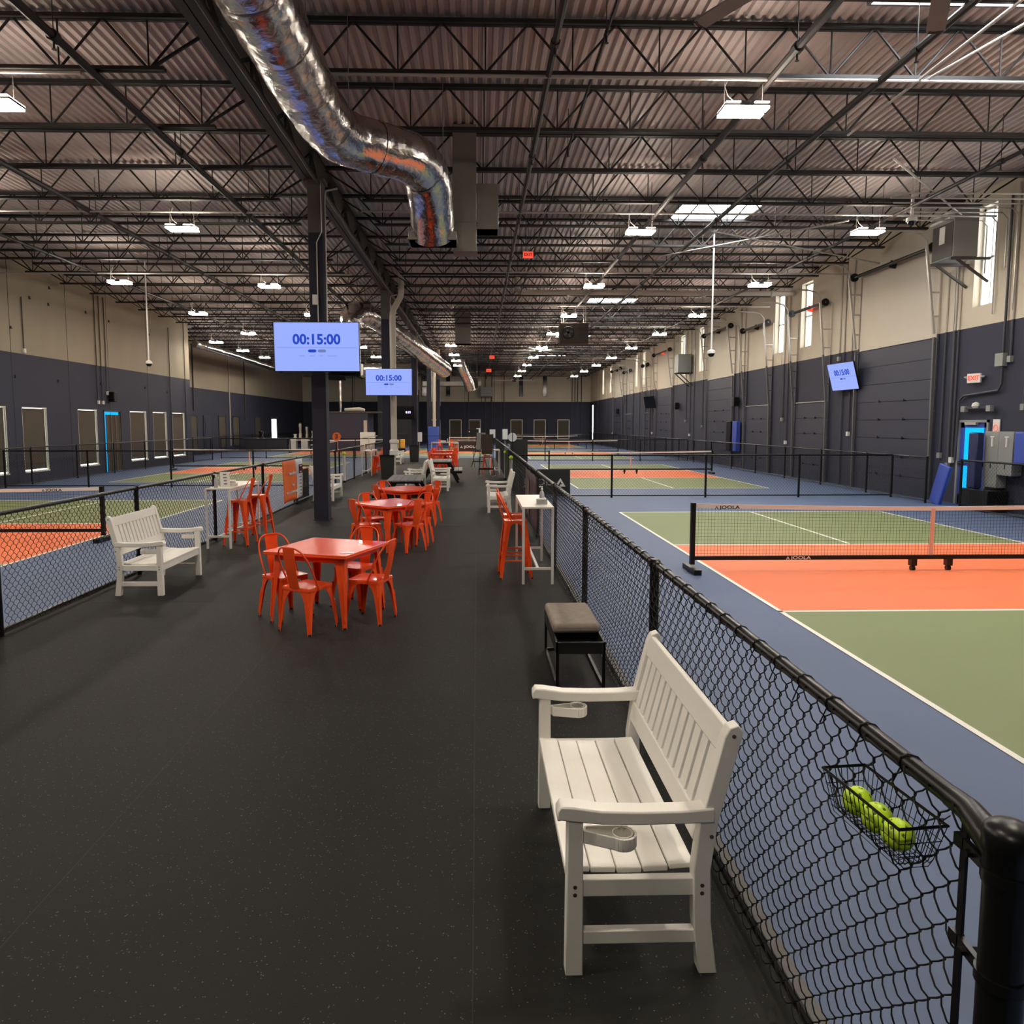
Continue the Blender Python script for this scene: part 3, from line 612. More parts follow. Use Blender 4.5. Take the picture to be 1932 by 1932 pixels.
# poles with camera domes and an exit sign overhead
for lab, x, y, z0 in [('tall pale pole with a camera dome over the right courts', 6.7, 20.8, 4.05), ('pale pole with a camera dome near the left wall', -11.5, 26.0, 4.15), ('short pole with a camera dome near the big wall unit', 9.6, 16.2, 6.5)]:
    t = thing('camera_pole', lab, 'camera', (x, y, z0)); g = MB(); g.cyl((0, 0, .05), (0, 0, ZR - z0), .025 if z0 < 6 else .035, 8); part('pole', g, 'white_metal', t)
    g = MB(); g.lathe([(.03, .1), (.11, .05), (.12, -.02), (.11, -.03)], n=14); part('housing', g, 'white_metal', t); g = MB(); g.lathe([(.09, -.03), (.085, -.07), (.05, -.11), (.01, -.12)], n=14); part('dome', g, 'screen_off', t)
def exit_sign(x, y, z, label, rz=0, w=.34, hang=True, lamps=False):
    t = thing('exit_sign', label, 'exit sign', (x, y, z), rz)
    g = MB(); g.box((0, 0, 0), (w, .05, w * .62)); part('case', g, 'exit_red' if not lamps else 'white_metal', t, .006)
    if not lamps:
        text('EXIT', w * .40, 'maroon', 'lettering', t, (0, -.028, 0), (PI / 2, 0, 0), bold=.003)
    else:
        text('EXIT', w * .42, 'exit_red', 'lettering', t, (0, -.028, 0), (PI / 2, 0, 0), bold=.004)
        for sx in (-1, 1): g = MB(); g.lathe([(.02, 0), (.05, .03), (.05, .05)], (sx * (w / 2 + .04), 0, .0), 10); part('lamp_head', g, 'white_metal', t)
    if hang: g = MB(); g.tube([(0, 0, w * .3), (0, 0, ZR - z)], .01, 6); part('stem', g, 'joist', t)
    return t
exit_sign(1.37, 19.7, 6.5, 'nearest red exit sign hanging under the roof', w=.27)
exit_sign(1.02, 49.3, 6.5, 'upper of the two small far red exit signs', w=.34)
exit_sign(1.0, 61.4, 6.5, 'lower and farthest small red exit sign', w=.42)
exit_sign(12.1, 17.45, 3.13, 'exit sign on the right wall above the blue-lit door', rz=PI / 2 + .0, w=.36, hang=False, lamps=True)
bpy.data.objects['exit_sign.003'].rotation_euler = (0, 0, -PI / 2 + .25); bpy.data.objects['exit_sign.003'].location = (12.08, 17.45, 3.13)

# ------------------------------------------------------------------ dock doors with high-lift tracks
def dock_door(y0, y1, zd, zs, label, lines=4):
    t = thing('dock_door', label, 'dock door', (XR, 0, 0), group='overhead dock doors')
    ns = 8 if zd > 4 else 5; hh = zd / ns
    g = MB(); g.bx((-.05, y0, .0), (-.005, y1, hh - .012)); me = g.mesh('door_panel', 'navy')
    for k in range(ns): obj('door_panel', me, t, (0, 0, hh * k))
    if zd > 4:
        g = MB(); g.bx((-.03, y0 - .05, zd), (-.0, y1 + .05, ZR - 1.0)); part('lintel_panel', g, 'wall' if False else 'cream', t)
    for k in range(1, min(ns, 6)):
        for q in (.33, .66):
            g = MB(); yy = y0 + (y1 - y0) * q; g.box((-.06, yy, hh * k), (.03, .10, .035)); g.cyl((-.075, yy, hh * k - .03), (-.075, yy, hh * k + .05), .012, 6); part('hinge', g, 'black', t)
    for sgn, yy in ((-1, y0 - .06), (1, y1 + .06)):
        g = MB(); g.beam((-.03, yy, 0), (-.03, yy, 4.39), .05, .04); part('wall_angle', g, 'conduit_navy', t); g = MB(); g.beam((-.03, yy, 4.39), (-.03, yy, zs), .05, .04); part('wall_angle', g, 'pipe', t)
        xm = -.13 - .32 * max(0, 4.39 - zd) / (zs - zd); zm = max(4.39, zd)
        g = MB(); g.beam((-.09, yy, 0), (-.13, yy, zd), .06, .06)
        if zd < 4: g.beam((-.13, yy, zd), (xm, yy, 4.39), .06, .06)
        part('track', g, 'track_grey', t)
        g = MB(); g.beam((xm, yy, zm), (-.45, yy, zs), .06, .06)
        g.tube([(-.42, yy, zs - .05), (-.46, yy, zs + .18), (-.6, yy, zs + .34), (-.85, yy, zs + .42), (-1.5, yy, zs + .44)], .028, 6); part('track', g, 'conduit', t)
        n = max(3, int((zs - zd * .5) / .62))
        for k in range(n):
            z = zd * .55 + k * .62
            if z > zs: break
            xo = -.11 if z < zd else -.13 - .29 * (z - zd) / (zs - zd)
            g = MB(); g.beam((-.03, yy, z), (xo, yy, z), .05, .04); part('track_bracket', g, 'conduit' if z > 4.39 else 'track_grey', t)
        g = MB(); g.cyl((-.28, yy - .03, zs + .02), (-.28, yy + .03, zs + .02), .13, 16); part('cable_drum', g, 'black', t)
    g = MB(); g.cyl((-.28, y0 - .1, zs + .02), (-.28, y1 + .1, zs + .02), .018, 8); part('shaft', g, 'conduit', t)
    g = MB(); g.cyl((-.28, y0 + .2, zs + .02), (-.28, y1 - .2, zs + .02), .055, 10); part('torsion_spring', g, 'black', t)
    g = MB(); g.beam((-.1, (y0 + y1) / 2, zs - .02), (-.28, (y0 + y1) / 2, zs + .02), .06, .2); part('centre_bracket', g, 'exit_red' if 24 < y0 < 26 or 44 < y0 < 46 else 'black', t)
    g = MB(); g.cyl((-.07, y0 + .1, zd + .01), (-.07, y1 - .1, zd + .01), .02, 6); part('top_seal', g, 'conduit', t)
for i, a in enumerate([(19.15, 23.0, 4.3, 6.6), (25.0, 27.5, 2.8, 6.15), (29.9, 32.6, 2.8, 6.15), (34.3, 38.2, 4.3, 6.6), (45.1, 49.0, 4.3, 6.6), (50.9, 52.3, 2.8, 6.15), (56.6, 59.0, 2.8, 6.15), (60.5, 64.3, 4.3, 6.6)]):
    dock_door(*a, label='%s navy roll-up dock door along the right wall, %s one' % (ORD[i], 'tall' if a[2] > 4 else 'low'))
rnd = random.Random(4)
for i, (y, z0, z1) in enumerate([(12.3, 0, 7.5), (13.4, 2.5, 7.5), (15.4, 0, 7.6), (15.65, 0, 7.5), (15.9, 2.4, 7.5), (16.4, 3.5, 7.4), (18.25, 1.1, 7.2), (18.4, .95, 6.9), (18.75, 1.2, 5.9), (23.5, 1.7, 7.3), (24.0, 0, 7.5), (24.3, 4.2, 7.3), (28.3, 1.3, 7.4), (28.7, 2.2, 7.2), (33.0, 0, 7.5), (33.6, 1.8, 7.3), (39.0, 1.9, 7.5), (40.6, 0, 7.5), (41.3, 1.4, 7.5), (42.1, 2.2, 7.4), (44.9, 0, 7.5), (50.2, 1.4, 7.4), (54.2, 0, 7.5), (59.8, 0, 7.5), (65.0, 1.2, 7.5), (68, 0, 7.5), (73, 0, 7.5)]):
    t = thing('wall_conduit', '%s vertical conduit on the right wall, counted from the viewer' % ORD[i], 'conduit', (XR - .035, y, 0), group='vertical conduits on the right wall')
    zc = max(z0, min(4.39, z1))
    g = MB(); g.cyl((0, 0, z0), (0, 0, zc), .024, 8); part('lower_run', g, 'conduit_navy', t)
    g = MB(); g.cyl((0, 0, zc), (0, 0, z1), .024, 8); part('upper_run', g, 'conduit' if i % 2 else 'pipe', t)
    if z0 > .5: g = MB(); g.box((-.01, 0, z0), (.08, .11, .14)); part('outlet_box', g, 'grey_cab' if i % 3 else 'white_metal', t)
for i, (y, z0, z1) in enumerate([(25.3, 4.5, 6.3), (30.0, 2.9, 7.2), (30.35, 2.9, 7.2), (30.75, 3.3, 7.2), (37.0, 0, 6.8), (38.9, .2, 7.3)]):
    t = thing('wall_conduit', '%s vertical conduit on the near left wall, counted from the viewer' % ORD[i], 'conduit', (XL + .035, y, 0), group='vertical conduits on the left wall')
    g = MB(); g.cyl((0, 0, z0), (0, 0, min(4.39, z1) if z0 < 4.39 else z0 + .01), .02, 6); part('lower_run', g, 'conduit_navy', t)
    g = MB(); g.cyl((0, 0, max(z0, 4.39)), (0, 0, z1), .02, 6); part('upper_run', g, 'steel', t)
    if z0 > 1: g = MB(); g.box((.01, 0, z0), (.07, .1, .14)); part('outlet_box', g, 'white_metal', t)
for i, (y, z0, z1, mt) in enumerate([(44.5, 4.2, 7.2, 'pipe'), (48, 2.9, 7.2, 'steel'), (54.9, .4, 7.3, 'pipe'), (58.5, 2.3, 7.2, 'steel')]):
    t = thing('wall_conduit', '%s vertical pipe on the far recessed left wall' % ORD[i], 'conduit', (XL2 + .05, y, 0), group='pipes on the far left wall'); g = MB(); g.cyl((0, 0, z0), (0, 0, z1), .04, 6); part('run', g, mt, t)
for i, (x, z0) in enumerate([(-13.2, 0), (-9.0, 0), (-.9, 0), (.9, 0), (1.6, 1.7), (2.9, 0), (10.2, 4.4), (10.5, 4.4), (10.8, 4.4), (11.2, 0)]):
    t = thing('wall_conduit', '%s vertical pipe on the far wall, counted from the left' % ORD[i], 'conduit', (x, YE - .06, 0), group='pipes on the far wall'); g = MB(); g.cyl((0, 0, z0), (0, 0, 7.3), .045, 6); part('run', g, 'steel' if i % 2 else 'conduit_navy', t)
# speakers
for lab, x, y, z, rz in [('black wall speaker on the near left wall', XL + .18, 30.9, 3.15, -PI / 2), ('black wall speaker low beside the third dock door', XR - .18, 31.3 + 2.3, 3.05, PI / 2), ('small black wall speaker farther along the right wall', XR - .18, 43.6, 3.1, PI / 2), ('farthest small black speaker on the right wall', XR - .18, 62, 3.1, PI / 2)]:
    t = thing('wall_speaker', lab, 'speaker', (x, y, z), rz); g = MB(); g.box((0, 0, 0), (.28, .24, .42)); part('case', g, 'black', t, .02); g = MB(); g.box((0, .125, 0), (.24, .01, .38)); part('grille', g, 'rubber_black', t); g = MB(); g.box((0, -.14, 0), (.06, .1, .06)); part('wall_mount', g, 'black', t)
# electrical cabinets, pads, notice by the right door
t = thing('electrical_cabinet', 'grey two-door electrical cabinet on the right wall', 'cabinet', (12.0, 15.87, .55))
g = MB(); g.bx((-.05, 0, 0), (.19, .45, 1.3)); b = obj('door', g.mesh('door', 'grey_cab'), t, (0, .46, 0), bevel=.008); g = MB(); g.bx((-.05, 0, .3), (.19, .45, 1.3)); a = obj('door', g.mesh('door', 'grey_cab'), t, bevel=.008)
for o_ in (a, b): g = MB(); g.bx((-.075, .16, .95), (-.05, .2, 1.15)); g.bx((-.07, .12, 1.16), (-.05, .24, 1.19)); part('handle', g, 'white_metal', o_); g = MB(); g.bx((-.06, .2, .45), (-.05, .22, .57)); part('keyhole', g, 'black', o_)
t = tag(part('notice_card', MB().box((12.17, 16.72, 1.98), (.02, .22, .3)), 'white_metal'), 'small white notice card above the grey electrical cabinet', 'sign')
g = MB(); g.tube([(12.15, 16.72 + .07 * math.cos(a * PI / 6), 1.93 + .07 * math.sin(a * PI / 6)) for a in range(12)], .008, 4, closed=True); part('red_ring', g, 'exit_red', t)
t = tag(part('wall_pad', MB().bx((11.78, 14.7, 1.15), (12.15, 15.62, 1.85)), 'blue_pad', bevel=.03), 'royal blue pad right of the grey electrical cabinet', 'pad')
t = tag(part('wall_pad', MB().bx((11.72, 16.72, .50), (11.9, 17.02, 1.82)), 'blue_pad', bevel=.03), 'dark blue pad standing against the blue-lit door', 'pad'); t.active_material = mat('deep_blue_vinyl', (.012, .02, .09), .4, noise=(2, .08, (1, 1, 1)))
g = MB(); g.bx((11.6, 16.1, 0), (12.1, 17.05, .50)); tag(part('low_table', g, 'black', bevel=.01), 'low black crate below the dark blue pad', 'crate')
g = MB(); g.box((0, 0, .5), (.09, .42, 1.02)); o_ = part('wall_pad', g, 'blue_pad', bevel=.025); o_.location = (11.62, 18.0, 0.02); o_.rotation_euler = (math.radians(14), math.radians(5), 0); tag(o_, 'blue pad leaning beside the end of the wall fence', 'pad')
for lab, y in (('blue pad hung on the right wall by the fourth dock door', 33.2), ('dark strip beside the hung blue wall pad', 34.0)):
    g = MB(); g.bx((11.95, y, .75), (12.15, y + .55, 2.15)); tag(part('wall_pad', g, 'blue_pad' if 'hung on' in lab else 'black', bevel=.02), lab, 'pad')
t = thing('emergency_light', 'twin-head emergency light above the blue-lit door', 'lamp', (12.1, 17.3, 2.42)); g = MB(); g.box((0, 0, 0), (.06, .9, .05)); part('bar', g, 'conduit_navy', t)
for y in (-.45, .45): g = MB(); g.box((-.02, y, -.03), (.1, .14, .14)); part('head', g, 'grey_cab', t)
g = MB(); g.lathe([(.01, .1), (.07, .07), (.09, 0), (.06, -.05)], (-.05, 0, .03), 12); part('camera_dome', g, 'white_metal', t)
g = MB(); g.tube([(12.14, 16.6, 7.2), (12.14, 16.6, 2.95), (12.14, 16.7, 2.8), (12.14, 17.9, 2.72), (12.14, 18.05, 2.6), (12.14, 18.1, 1.1)], .028, 8); tag(part('wall_conduit', g, 'conduit_navy'), 'navy conduit that jogs sideways over the blue-lit door', 'conduit')
g = MB(); g.box((12.13, 16.65, 3.5), (.12, .26, .3)); tag(part('junction_box', g, 'grey_cab', bevel=.006), 'grey square junction box above the exit sign at right', 'junction box')

# ------------------------------------------------------------------ courts
def court(x0, yb, label, i):
    t = thing('pickleball_court', label, 'court', (x0, yb, 0), group='pickleball courts'); w = 6.1; L = 13.41
    for a, b in ((0, 4.572), (8.84, L)): g = MB(); g.bx((0, a, 0), (w, b, .003)); part('playing_area', g, 'green_c', t)
    g = MB(); g.bx((0, 4.572, 0), (w, 8.84, .003)); part('kitchen_zone', g, 'orange_c', t)
    lw = .052
    for a, b, c, d_ in ((0, 0, lw, L), (w - lw, 0, w, L), (0, 0, w, lw), (0, L - lw, w, L), (0, 4.572 - lw, w, 4.572), (0, 8.84, w, 8.84 + lw), (w / 2 - lw / 2, 0, w / 2 + lw / 2, 4.572), (w / 2 - lw / 2, 8.84, w / 2 + lw / 2, L)):
        g = MB(); g.bx((a, b, 0), (c, d_, .005)); part('court_line', g, 'line', t)
CR = [(3.25, 3.05), (3.15, 22.55), (3.1, 42.1), (3.1, 61.6)]
CL = [(-12.85, 5.95), (-12.85, 25.45), (-12.9, 45.0)]
for i, (x, y) in enumerate(CR): court(x, y, '%s green and orange pickleball court on the right side' % ORD[i], i)
for i, (x, y) in enumerate(CL): court(x, y, '%s green and orange pickleball court on the left side' % ORD[i], i)
court(-5.2, 46.0, 'far pickleball court across the end of the black aisle', 9)

def net_meshes():
    w = 6.6; out = {}
    def ztop(x): return .86 + .05 * abs(2 * x / w - 1) ** 1.5
    g = MB(); n = int(w / .045)
    for k in range(1, n): x = w * k / n; g.beam((x, 0, .2), (x, 0, ztop(x)), .0022, .0022)
    for j in range(15):
        q = j / 15; pts = [(w * k / 16, 0, .2 + (ztop(w * k / 16) - .2) * q) for k in range(17)]
        for a, b in zip(pts[:-1], pts[1:]): g.beam(a, b, .0022, .0022)
    out['net_mesh'] = g.mesh('net_mesh', 'net', smooth=False, fixn=False)
    g = MB()
    for k in range(16):
        a, b = w * k / 16, w * (k + 1) / 16; g.beam((a, 0, ztop(a)), (b, 0, ztop(b)), .012, .055)
    out['top_tape'] = g.mesh('top_tape', 'tape_w')
    g = MB(); g.bx((0, -.025, .16), (w, .025, .215)); out['bottom_bar'] = g.mesh('bottom_bar', 'black')
    g = MB(); g.bx((w / 2 - .025, -.012, .2), (w / 2 + .025, .012, .86)); out['centre_strap'] = g.mesh('centre_strap', 'strap')
    for s_, x in (('a', -.03), ('b', w + .03)):
        g = MB(); g.bx((x - .03, -.03, .1), (x + .03, .03, .95)); out['post_' + s_] = g.mesh('post', 'black')
        g = MB(); g.bx((x - .05, -.28, .0), (x + .05, .28, .07)); out['foot_' + s_] = g.mesh('foot', 'black')
    return out
NM = net_meshes()
def net(x, y, label, logo=False):
    t = thing('court_net', label, 'net', (x, y, 0), group='portable court nets')
    o_ = obj('net_mesh', NM['net_mesh'], t); o_['kind'] = 'stuff'
    obj('top_tape', NM['top_tape'], t); obj('bottom_bar', NM['bottom_bar'], t); st = obj('centre_strap', NM['centre_strap'], t); st['label'] = 'salmon centre strap'
    for s_ in 'ab': obj('post', NM['post_' + s_], t); obj('foot', NM['foot_' + s_], t)
    for xx in (3.05, 3.55):
        g = MB(); g.bx((xx - .04, -.04, .07), (xx + .04, .04, .17)); g.cyl((xx - .025, 0, .035), (xx + .025, 0, .035), .035, 10); part('castor', g, 'black', t)
    if logo:
        for lx, z, sz, mt in ((.42, .885, .062, 'black'), (1.42, .187, .062, 'white_metal')):
            text('JOOLA', sz, mt, 'lettering', t, (lx + .05, -.027 if z < .5 else -.0075, z), (PI / 2, 0, 0), depth=.0008, bold=.0012, xs=1.45)
            g = MB(); h = sz * .72; c = (lx - .13, z)
            g.prism([(c[0] - h * .55, c[1] - h / 2), (c[0], c[1] + h / 2), (c[0] + h * .55, c[1] - h / 2), (c[0] + h * .28, c[1] - h / 2), (c[0], c[1] + h * .08), (c[0] - h * .28, c[1] - h / 2)], 'y', (-.028 if z < .5 else -.0085), (-.026 if z < .5 else -.0065)); part('triangle_mark', g, mt, t)
net(2.98, 9.75, 'nearest portable net on the right, white tape and black frame', True)
net(2.95, 29.3, 'second portable net on the right side', False)
net(2.9, 48.8, 'third portable net on the right side')
net(2.9, 68.3, 'farthest portable net on the right side')
net(-13.1, 12.6, 'nearest portable net on the left, cut by the picture edge', True)
net(-13.3, 32.1, 'second portable net on the left side')
net(-13.2, 51.7, 'far portable net on the left side')
t0_ = [o_ for o_ in bpy.data.objects if o_.name.startswith('court_net') and o_.location.x < -13 and o_.location.y < 13][0]
for k in [c for c in bpy.data.objects if c.parent == t0_ and (c.name.startswith('lettering') or c.name.startswith('triangle')) ]: k.location.x += 5.35 if k.name.startswith('lettering') or True else 0

# ------------------------------------------------------------------ chain-link fences
FH = 1.17
def link_mesh(w, h, p, hi):
    g = MB(); dz = p; n = int(w / p); rows = int(h / dz) + 1
    for i in range(n):
        pts = []
        for k in range(rows + 1):
            left = (k + i) % 2 == 0; x = i * p + (-.0022 if left else p + .0022); z = .04 + k * dz
            if hi:
                pts.append((x, (-1 if left else 1) * .0008, z)); xm = i * p + p / 2
                if k < rows:
                    s_ = 1 if left else -1; pts.append((i * p + p / 2 - s_ * p * .22, s_ * .0095, z + dz * .28)); pts.append((i * p + p / 2 + s_ * p * .22, s_ * .0095, z + dz * .72))
            else: pts.append((x, 0, z))
        g.tube(pts, .0024 if hi else .0024, 5 if hi else 3, cap=False)
    return g.mesh('chain_link_mesh', 'wire', smooth=hi, fixn=False)
BW = 2.86
ME_HI = link_mesh(BW, 1.105, .0455, True); ME_LO = link_mesh(BW, 1.105, .0455, False)
def fence(label, p0, p1, nb, z=FH, hi=0, end0=False, ties=0, near=False):
    """posts, rails and one mesh panel per bay between p0 and p1"""
    a = Vector((*p0, 0)); b = Vector((*p1, 0)); L = (b - a).length; ang = math.atan2(b.y - a.y, b.x - a.x); bw = L / nb
    t = thing('chain_link_fence', label, 'fence', a, ang, group='black chain-link fences')
    g = MB(); g.lathe([(.03, 0), (.03, z - .02), (.036, z - .02), (.036, z + .02), (.026, z + .03)], n=10); pm = g.mesh('post', 'black')
    for k in range(nb + 1):
        if near and k == 0: continue
        obj('post', pm, t, (bw * k, 0, 0))
    g = MB(); g.tube([(0, 0, z), (L, 0, z)], .0235, 12); part('top_rail', g, 'black', t)
    g = MB(); g.tube([(0, 0, .06), (L, 0, .06)], .016, 8); part('bottom_rail', g, 'black', t)
    for k in range(nb):
        m_ = obj('chain_link_mesh', ME_HI if k < hi else ME_LO, t, (bw * k, .028 if near or hi else -.02, 0)); m_.scale = (bw / BW, 1, z / FH); m_['kind'] = 'stuff'
    if ties:
        rr = random.Random(3)
        for k in range(ties):
            x = .12 + (hi or nb) * bw * (k + .5) / ties; g = MB(); c = [(x + .012 * math.cos(a_ * .9), .026 * math.cos(a_) , z + .026 * math.sin(a_)) for a_ in [q * .7 for q in range(12)]]
            c += [(x + .03, .03, z - .06 - rr.random() * .02)]; g.tube(c, .0022, 4); part('wire_tie', g, 'wire', t)
    return t
FR = fence('black chain-link fence along the right edge of the aisle', (1.085, 1.50), (1.085, 41.26), 14, hi=3, ties=44, near=True)
# left run, mesh seen from the aisle
FL = fence('black chain-link fence along the left edge of the aisle', (-4.55, 41.22), (-4.55, 4.02), 13, hi=0, ties=0)
for c in [c for c in bpy.data.objects if c.parent == FL and c.name.startswith('chain_link_mesh')]: c.location.y = .028
for c in [c for c in bpy.data.objects if c.parent == FL and c.name.startswith('chain_link_mesh')][-3:]: c.data = ME_HI
fence('black fence crossing behind the first right-hand court', (1.1, 19.75), (11.5, 19.75), 4)
fence('black fence crossing behind the second right-hand court', (1.1, 39.3), (11.5, 39.3), 4)
fence('black fence crossing behind the third right-hand court', (1.1, 58.8), (11.5, 58.8), 4)
fence('black fence run along the right wall beyond the leaning pad', (11.5, 18.2), (11.5, 75.2), 20)
fence('short black fence run in front of the electrical cabinet', (11.45, 4.5), (11.45, 16.8), 4)
fence('black fence crossing behind the first left-hand court', (-15.0, 23.35), (-4.55, 23.35), 4)
fence('black fence crossing behind the second left-hand court', (-15.0, 42.9), (-4.55, 42.9), 4)
fence('black fence run along the near left wall', (-15.0, 8), (-15.0, 41.5), 12, z=1.24)
fence('black fence run along the far left wall', (-17.8, 42.9), (-17.8, 73), 10)
fence('far black fence across the end of the left courts', (-17.8, 62.5), (-6.0, 62.5), 4)
fence('far black fence across the end of the hall', (-5.0, 60.2), (1.1, 60.2), 2)
for c in [c for c in bpy.data.objects if c.parent == FR and c.name.startswith('chain_link_mesh')]:
    if c.location.x < .01: c.location.x = -.032; c.scale.x *= 1.0113
# near terminal post, tension bar and clamps belong to the right aisle fence
g = MB(); g.lathe([(.042, 0), (.042, 1.10), (.045, 1.10), (.045, 1.165), (.0485, 1.17), (.0485, 1.207), (.045, 1.217), (.034, 1.226), (.018, 1.231), (.004, 1.233)], n=28); part('terminal_post', g, 'black', FR, loc=(-.15, .024, 0))
g = MB(); g.box((-.032, .03, .60), (.018, .007, 1.12)); part('tension_bar', g, 'black', FR)
for z in (.3, .62, .9, 1.12):
    g = MB(); g.lathe([(.044, z - .012), (.0475, z - .012), (.0475, z + .012), (.044, z + .012)], (-.15, .024, 0), 24); part('brace_band', g, 'black', FR)
    g = MB(); g.beam((-.12, .046, z), (-.03, .036, z), .012, .026); g.box((-.03, .036, z), (.028, .018, .028)); g.cyl((-.075, .06, z), (-.075, .02, z), .009, 6); part('clamp', g, 'black', FR)
g = MB(); g.tube([(-.14, .035, FH - .01), (-.07, .02, FH), (0, 0, FH), (.06, 0, FH)], [.032, .032, .028, .0255], 14); part('rail_end_cup', g, 'black', FR)

# ------------------------------------------------------------------ white garden benches
def make_bench(label, loc, rz, L=1.22):
    t = thing('garden_bench', label, 'bench', loc, rz, group='white slatted benches'); h = L / 2
    prof = [(.262, 0), (.262, .60), (.205, .60), (.205, 0)]
    for s_ in (-1, 1):
        x0, x1 = s_ * h, s_ * (h - .058)
        g = MB(); g.prism([(.200, 0), (.265, 0), (.262, .595), (.205, .595)], 'x', x0, x1); part('leg', g, 'white_plastic', t, .005)
        g = MB(); g.prism([(-.295, 0), (-.228, 0), (-.205, .20), (-.200, .40), (-.222, .58), (-.300, .90), (-.318, .935), (-.350, .945), (-.368, .92), (-.285, .58), (-.262, .40), (-.268, .20)], 'x', x0, x1); lb = part('back_leg', g, 'white_plastic', t, .004)
        g = MB()
        pts = [(-.27, .605, .035), (-.15, .60, .032), (0, .598, .032), (.14, .602, .033), (.24, .615, .036), (.285, .62, .034), (.30, .61, .022)]
        vs = []; fs = []; w = .036
        cx_ = s_ * (h - .028)
        for (yy, zz, hh) in pts:
            for sx in (-1, 1): vs += [(cx_ + sx * w, yy, zz + hh), (cx_ + sx * w, yy, zz - hh * .55)]
        n_ = len(pts)
        for i in range(n_ - 1):
            a = i * 4; b = a + 4; fs += [(a, a + 2, b + 2, b), (a + 1, b + 1, b + 3, a + 3), (a, b, b + 1, a + 1), (a + 2, a + 3, b + 3, b + 2)]
        fs += [(0, 1, 3, 2), ((n_ - 1) * 4, (n_ - 1) * 4 + 2, (n_ - 1) * 4 + 3, (n_ - 1) * 4 + 1)]
        g.add(vs, fs); part('armrest', g, 'white_plastic', t, .006)
        g = MB(); g.bx((s_ * (h - .012), -.25, .30), (s_ * (h - .048), .21, .365)); part('side_apron', g, 'white_plastic', t, .003)
        g = MB(); g.bx((s_ * (h - .012), -.25, .115), (s_ * (h - .048), .21, .165)); part('stretcher', g, 'white_plastic', t, .003)
        for yy, zz in ((.233, .345), (.233, .315), (-.232, .345), (-.232, .315), (-.262, .53), (-.333, .905)):
            g = MB(); g.cyl((s_ * (h - .004), yy, zz), (s_ * (h + .002), yy, zz), .0075, 10); part('bolt', g, 'bolt', t)
        # cup holder under each arm
        cx_ = s_ * (h - (.005 if s_ < 0 else .03)); cy_ = .062; R_ = .047
        out = [(cx_ - s_ * R_ * math.cos(a), cy_ + R_ * math.sin(a)) for a in [PI * .75 + PI * 1.25 * k / 12 for k in range(13)]] + [(s_ * (h - .05), .19), (s_ * (h - .02), .20)]
        g = MB(); n_ = len(out)
        for k in range(n_):
            a, b = out[k], out[(k + 1) % n_]; g.beam((*a, .527), (*b, .527), .009, .045)
        g.prism(out, 'z', .500, .508); g.lathe([(.034, .506), (.038, .55), (.033, .55), (.030, .508)], (cx_, cy_, 0), 16); part('cup_holder', g, 'white_plastic', t, .002)
    for k in range(5):
        y = .218 - .098 * k; z = .385 - .02 * math.sin(PI * (k + .6) / 5)
        g = MB(); tl = [.05, .02, 0, -.03, -.06][k]
        wd = .093; g.box((0, y, z), (L - .13 if k else L + .002 - .12, wd, .022), m=Matrix.Rotation(tl, 3, 'X')); part('seat_slat', g, 'white_plastic', t, .004)
    g = MB(); g.bx((-h + .05, .222, .29), (h - .05, .250, .365)); part('front_apron', g, 'white_plastic', t, .003)
    R = Matrix.Rotation(math.atan2(.085, .34), 3, 'X')
    def by(z): return -.228 - (z - .52) * .252
    g = MB(); g.box((0, by(.875), .872), (L - .1, .030, .105), m=R); part('top_rail', g, 'white_plastic', t, .006)
    g = MB(); g.box((0, by(.53), .53), (L - .1, .028, .09), m=R); part('lower_rail', g, 'white_plastic', t, .005)
    n_ = 12; ww = (L - .13) / n_
    for k in range(n_):
        x = -h + .065 + ww * (k + .5); g = MB(); g.beam((x, by(.56), .56), (x, by(.84), .84), ww * .72, .016, up=(0, 1, 0)); part('back_slat', g, 'white_plastic', t, .002)
    return t
B0 = make_bench('nearest white slatted bench, backed against the right fence', (.585, 3.09, 0), PI / 2)
bn = [('white slatted bench against the left fence, nearest on that side', (-3.97, 9.1, 0), -PI / 2),
      ('white slatted bench on the right beyond the tall white table', (.50, 17.0, 0), PI / 2),
      ('white slatted bench half hidden by the nearest column', (-4.02, 19.6, 0), -PI / 2),
      ('white slatted bench in mid-aisle facing right, back to another bench', (-1.12, 22.4, 0), -PI / 2),
      ('white slatted bench in mid-aisle facing left, behind the picnic table', (-1.86, 21.9, 0), PI / 2),
      ('distant white slatted bench behind the cream downpipe', (-4.1, 37.4, 0), -PI / 2)]
for lab, loc, rz in bn: dup(B0, loc, rz, lab)

